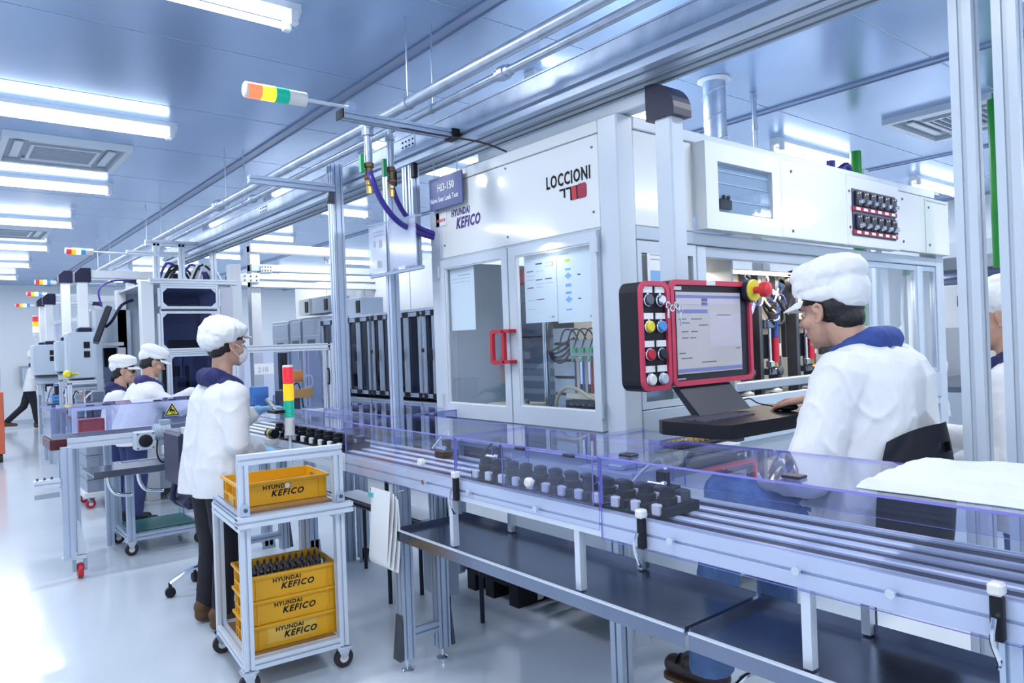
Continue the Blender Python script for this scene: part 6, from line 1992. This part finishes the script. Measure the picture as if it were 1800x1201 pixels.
# dark open bay and jig tables beside the men
a = rect(180, 612, 224, 700, 9.2)
t = thing('dark_bay_machine', 'grey machine with dark open bay behind the half hidden man', 'machine', ((a[0] + a[1]) / 2, 9.3, 0))
B().ring([(a[0] - .06, .1), (a[1] + .06, .1), (a[1] + .06, 2.0), (a[0] - .06, 2.0)], [(a[0], a[2]), (a[1], a[2]), (a[1], a[3]), (a[0], a[3])], 'y', 9.2, 9.3).build('front_frame', MFRAME, t)
B().box(a[0] - .06, a[1] + .06, 9.62, 9.65, .1, 2.0).build('rear_panel', SATIN, t)
B().box(a[0] - .06, a[0] - .04, 9.3, 9.62, .1, 2.0).box(a[1] + .04, a[1] + .06, 9.3, 9.62, .1, 2.0).build('side_panels', MFRAME2, t)
B().cbox(a[0] + .02, a[1] - .02, 9.17, 9.2, a[3] + .02, a[3] + .06, .004).build('lamp_bar', WHITE, t)
innards(t, a[0], a[1] - .05, 9.3, 9.5, a[2], a[3] - .1, 9, 15)
for k, (xa, ya, lab) in enumerate(((1.2, 8.72, 'cluttered jig table under the white pendant box'), (1.3, 10.2, 'second cluttered jig table farther down the left line'), (1.3, 12.0, 'third cluttered jig table below the grey pendant box'))):
    t = thing('jig_table', lab, 'table', (xa + .2, ya + .2, 0), group='jig tables of the left line')
    B().cbox(xa, xa + .36, ya, ya + .6, .8, .84, .004).build('top', STEEL, t)
    for x in (xa + .03, xa + .33):
        for y in (ya + .03, ya + .57):
            B().prof((x, y, 0), (x, y, .8), .05).build('leg', ALU, t)
    innards(t, xa + .02, xa + .34, ya + .05, ya + .5, .84, 1.25, 12, 31 + k)
    B().prof((xa + .02, ya + .55, .84), (xa + .02, ya + .55, 1.2), .04).prof((xa + .34, ya + .55, .84), (xa + .34, ya + .55, 1.2), .04).prof((xa, ya + .55, 1.2), (xa + .36, ya + .55, 1.2), .04).build('rack', ALUW, t)
# lying signal towers along the left line
for k, (pa, pb, py, z, lab) in enumerate(((115, 160, 441, 2.66, 'second lying signal tower, over the white swing arm'), (61, 96, 496, 2.5, 'third lying signal tower, left of the dark elbow'), (46, 80, 517, 2.5, 'fourth lying signal tower, small and lit white green'), (26, 58, 537, 2.45, 'fifth lying signal tower, tiny near the end wall'))):
    a, c = at(pa, py, Z=z), at(pb, py + 1, Z=z)
    Ls = abs(c.x - a.x) if abs(c.x - a.x) < .6 else .5
    Yl = [8.1, 11.6, 13.6, 16.5][k]
    a = at(pa, py, Y=Yl)
    c = at(pb, py + 1, Y=Yl)
    Ls = c.x - a.x
    t = thing('signal_tower', lab, 'signal light', (c.x, Yl, a.z), group='lying signal towers')
    B().cyl((c.x, Yl, a.z), (c.x + [.6, .75, .7, .7][k], Yl, a.z - .005), .01).build('pole', ALUW, t)
    stack(t, (c.x, Yl, a.z), (-1, 0, 0), .032, [('blue_lens', LENSB), ('green_lens', LENSGL), ('amber_lens', LENSA), ('red_lens', LENSR)], (Ls - .04) / 4 * .9, .05)
c = at(63, 590, Y=15.0)
t = thing('signal_tower', 'small upright signal tower beside the far swing arms', 'signal light', (c.x, 15, 1.2))
B().cyl((c.x, 15, 0), (c.x, 15, c.z), .012).build('pole', ALUW, t)
stack(t, (c.x, 15, c.z), (0, 0, 1), .045, [('green_lens', LENSGL), ('amber_lens', LENSA), ('red_lens', LENSR)], .09, .06)
# low conveyor frame along the left line, seen between the people
t = thing('line_conveyor', 'grey conveyor frame running down the left line of machines', 'conveyor', (1.85, 12, 0))
for y in (9.6, 11.0, 13.0, 15.0, 17.0):
    B().prof((1.72, y, 0), (1.72, y, .8), .06).build('leg', ALU, t)
    B().prof((1.98, y, 0), (1.98, y, .8), .06).build('leg', ALU, t)
B().prof((1.72, 9.5, .82), (1.72, 17.3, .82), .05, .08).prof((1.98, 9.5, .82), (1.98, 17.3, .82), .05, .08).build('side_rail', ALU, t)
B().box(1.75, 1.95, 9.5, 17.3, .8, .83).build('belt', belt, t)
for k in range(9):
    B().cbox(1.76, 1.94, 9.6 + .9 * k, 9.9 + .9 * k, .83, .9 + .05 * (k % 3), .006).build('pallet_unit', [STEEL, OFFW, SATIN][k % 3], t)
# orange cabinet edge at the left picture border
c = at(1, 730, Y=13.0)
t = thing('orange_cart', 'orange red cart just peeking in at the left picture edge', 'cart', (c.x - .2, 13, 0))
B().cbox(c.x - .5, c.x + .03, 12.8, 13.4, .12, 1.02, .01).build('body', mat('orange red', (.75, .16, .08), .4), t)
B().cyl((c.x - .0, 12.85, .06), (c.x - .05, 12.85, .06), .06, n=14).cyl((c.x - .0, 13.3, .06), (c.x - .05, 13.3, .06), .06, n=14).build('wheel', RUBBER, t)
t = thing('wall_panel_box', 'small grey wall box behind the far woman', 'box', (1.9, 20.1, 1.3))
c = at(50, 670, Y=20.1)
B().cbox(c.x - .16, c.x + .16, 20.06, 20.19, c.z - .1, c.z + .35, .006).build('housing', GREY, t)
B().cbox(c.x - .12, c.x + .12, 20.05, 20.06, c.z + .0, c.z + .3, .003).build('cover', MFRAME, t)

# ================================================================== behind and above the test machine, right
t = thing('spiral_duct', 'thick spiral exhaust duct rising from the machine top to the ceiling', 'duct', (4.2, 2.92, 2.48))
B().cyl((4.2, 2.92, 2.48), (4.2, 2.92, 3.19), .075, n=24).build('duct_run', GALV, t, True)
b = B()
b.tube([(4.2 + .077 * math.cos(a * .5), 2.92 + .077 * math.sin(a * .5), 2.5 + .0135 * a) for a in range(50)], .005, 6, 1)
b.build('spiral_seam', GALV, t, True)
B().lathe([(.11, 0), (.11, .01), (.08, .02)], (4.2, 2.92, 3.198), (0, 0, -1), 24).build('flange', WHITE, t, True)
t = thing('conduit_pipe', 'thin jointed conduit between machine top and ceiling', 'pipe', (4.69, 2.93, 2.48))
B().cyl((4.69, 2.93, 2.48), (4.69, 2.93, 3.19), .018, n=12).build('pipe_run', GALV, t, True)
for z in (2.95, 3.17):
    B().lathe([(.024, -.02), (.024, .02)], (4.69, 2.93, z), (0, 0, 1), 12).build('joint', GALV, t)
t = thing('purple_duct_hose', 'purple flexible hose bundle on the machine top', 'hose', (5.75, 2.9, 2.48))
B().cyl((5.72, 2.9, 2.48), (5.72, 2.9, 2.84), .035, n=14).build('riser', PURPLE, t, True)
B().tube([(5.8, 2.9, 2.5), (5.85, 2.88, 2.62), (5.95, 2.86, 2.74), (5.9, 2.86, 2.82), (5.82, 2.88, 2.78)], .025, 10, 4).build('loop', PURPLE, t, True)
B().cbox(5.88, 6.0, 2.82, 2.94, 2.48, 2.62, .01).build('blower', OFFW, t)
t = thing('green_pipe', 'bright green pipe behind the machine top beside a profile', 'pipe', (6.25, 2.95, 2.4))
B().cyl((6.25, 2.95, 1.5), (6.25, 2.95, 3.0), .045, n=16).build('pipe_run', mat('bright green', (.01, .32, .03), .35), t, True)
B().prof((6.36, 2.95, 1.5), (6.36, 2.95, 2.85), .07).build('profile', ALUW, t)
t = thing('green_pipe', 'bright green pipe far right between the two posts', 'pipe', (7.5, 1.6, 0))
c = at(1757, 400, Y=1.9)
B().cyl((c.x, 1.9, 1.9), (c.x, 1.9, 3.19), .05, n=16).build('pipe_run', MATS['bright green'], t, True)
t = thing('round_tank', 'round polished tank lid on the machine top', 'tank', (6.4, 2.9, 2.35))
B().lathe([(.3, 0), (.32, .02), (.32, .09), (.28, .13), (.1, .15)], (6.72, 2.75, 2.3), (0, 0, 1), 28).build('lid', STEEL, t, True)
B().cbox(6.7, 6.86, 2.5, 2.6, 2.36, 2.46, .006).build('valve_block', OFFW, t)
B().lathe([(.02, 0), (.03, .02), (.01, .04)], (6.78, 2.52, 2.46), (0, 0, 1), 8).build('yellow_knob', YEL, t)
B().cyl((6.72, 3.0, 0), (6.72, 3.0, 2.3), .03, n=12).build('stand_pole', MFRAME, t, True)
t = thing('next_machine', 'second white test machine standing behind the first at right', 'machine', (8.2, 2.8, 0))
B().cbox(7.6, 9.6, 3.3, 3.9, .1, 2.3, .006).build('body', WHITE, t)
B().cbox(7.4, 9.8, 1.6, 3.4, 2.1, 2.25, .006).build('top_beam', MFRAME2, t)
for x in (7.45, 9.7):
    B().prof((x, 1.65, 0), (x, 1.65, 2.1), .09).build('post', ALUW, t)
B().box(7.5, 9.7, 1.7, 3.3, .85, .9).build('table', STEEL, t)
B().cbox(7.5, 9.7, 1.8, 3.2, .1, .85, .006).build('base_cabinet', MFRAME, t)
a = at(1672, 470, X=7.4)
B().cbox(7.38, 7.44, 1.72, 2.9, 1.45, 1.85, .006).build('front_panel', mat('light cabinet white', (.75, .8, .86), .35), t)
for k in range(3):
    B().box(7.375, 7.38, 1.8 + .3 * k, 2.0 + .3 * k, 1.65, 1.75).build('display', INKN, t)
for k in range(3):
    B().cbox(7.36, 7.4, 1.75 + .25 * k, 1.92 + .25 * k, 1.2, 1.4, .004).build('module', OFFW, t)
innards(t, 7.6, 9.4, 1.8, 2.6, .9, 1.4, 14, 77)
B().cyl((7.5, 2.1, 1.88), (7.5, 2.9, 1.88), .12, n=20).build('drum', STEEL, t, True)
t = thing('side_shelf', 'low pale worktable with orange bin left of the half hidden worker', 'table', (5.9, 1.7, 0))
B().cbox(6.1, 7.0, 1.3, 1.9, .9, .94, .004).build('top', MFRAME2, t)
for x in (6.15, 6.95):
    for y in (1.35, 1.85):
        B().prof((x, y, 0), (x, y, .9), .05).build('leg', ALU, t)
B().cbox(6.2, 6.45, 1.4, 1.7, .945, 1.1, .01).build('orange_bin', ORANGE, t)
innards(t, 6.5, 6.95, 1.4, 1.8, .94, 1.3, 5, 88)
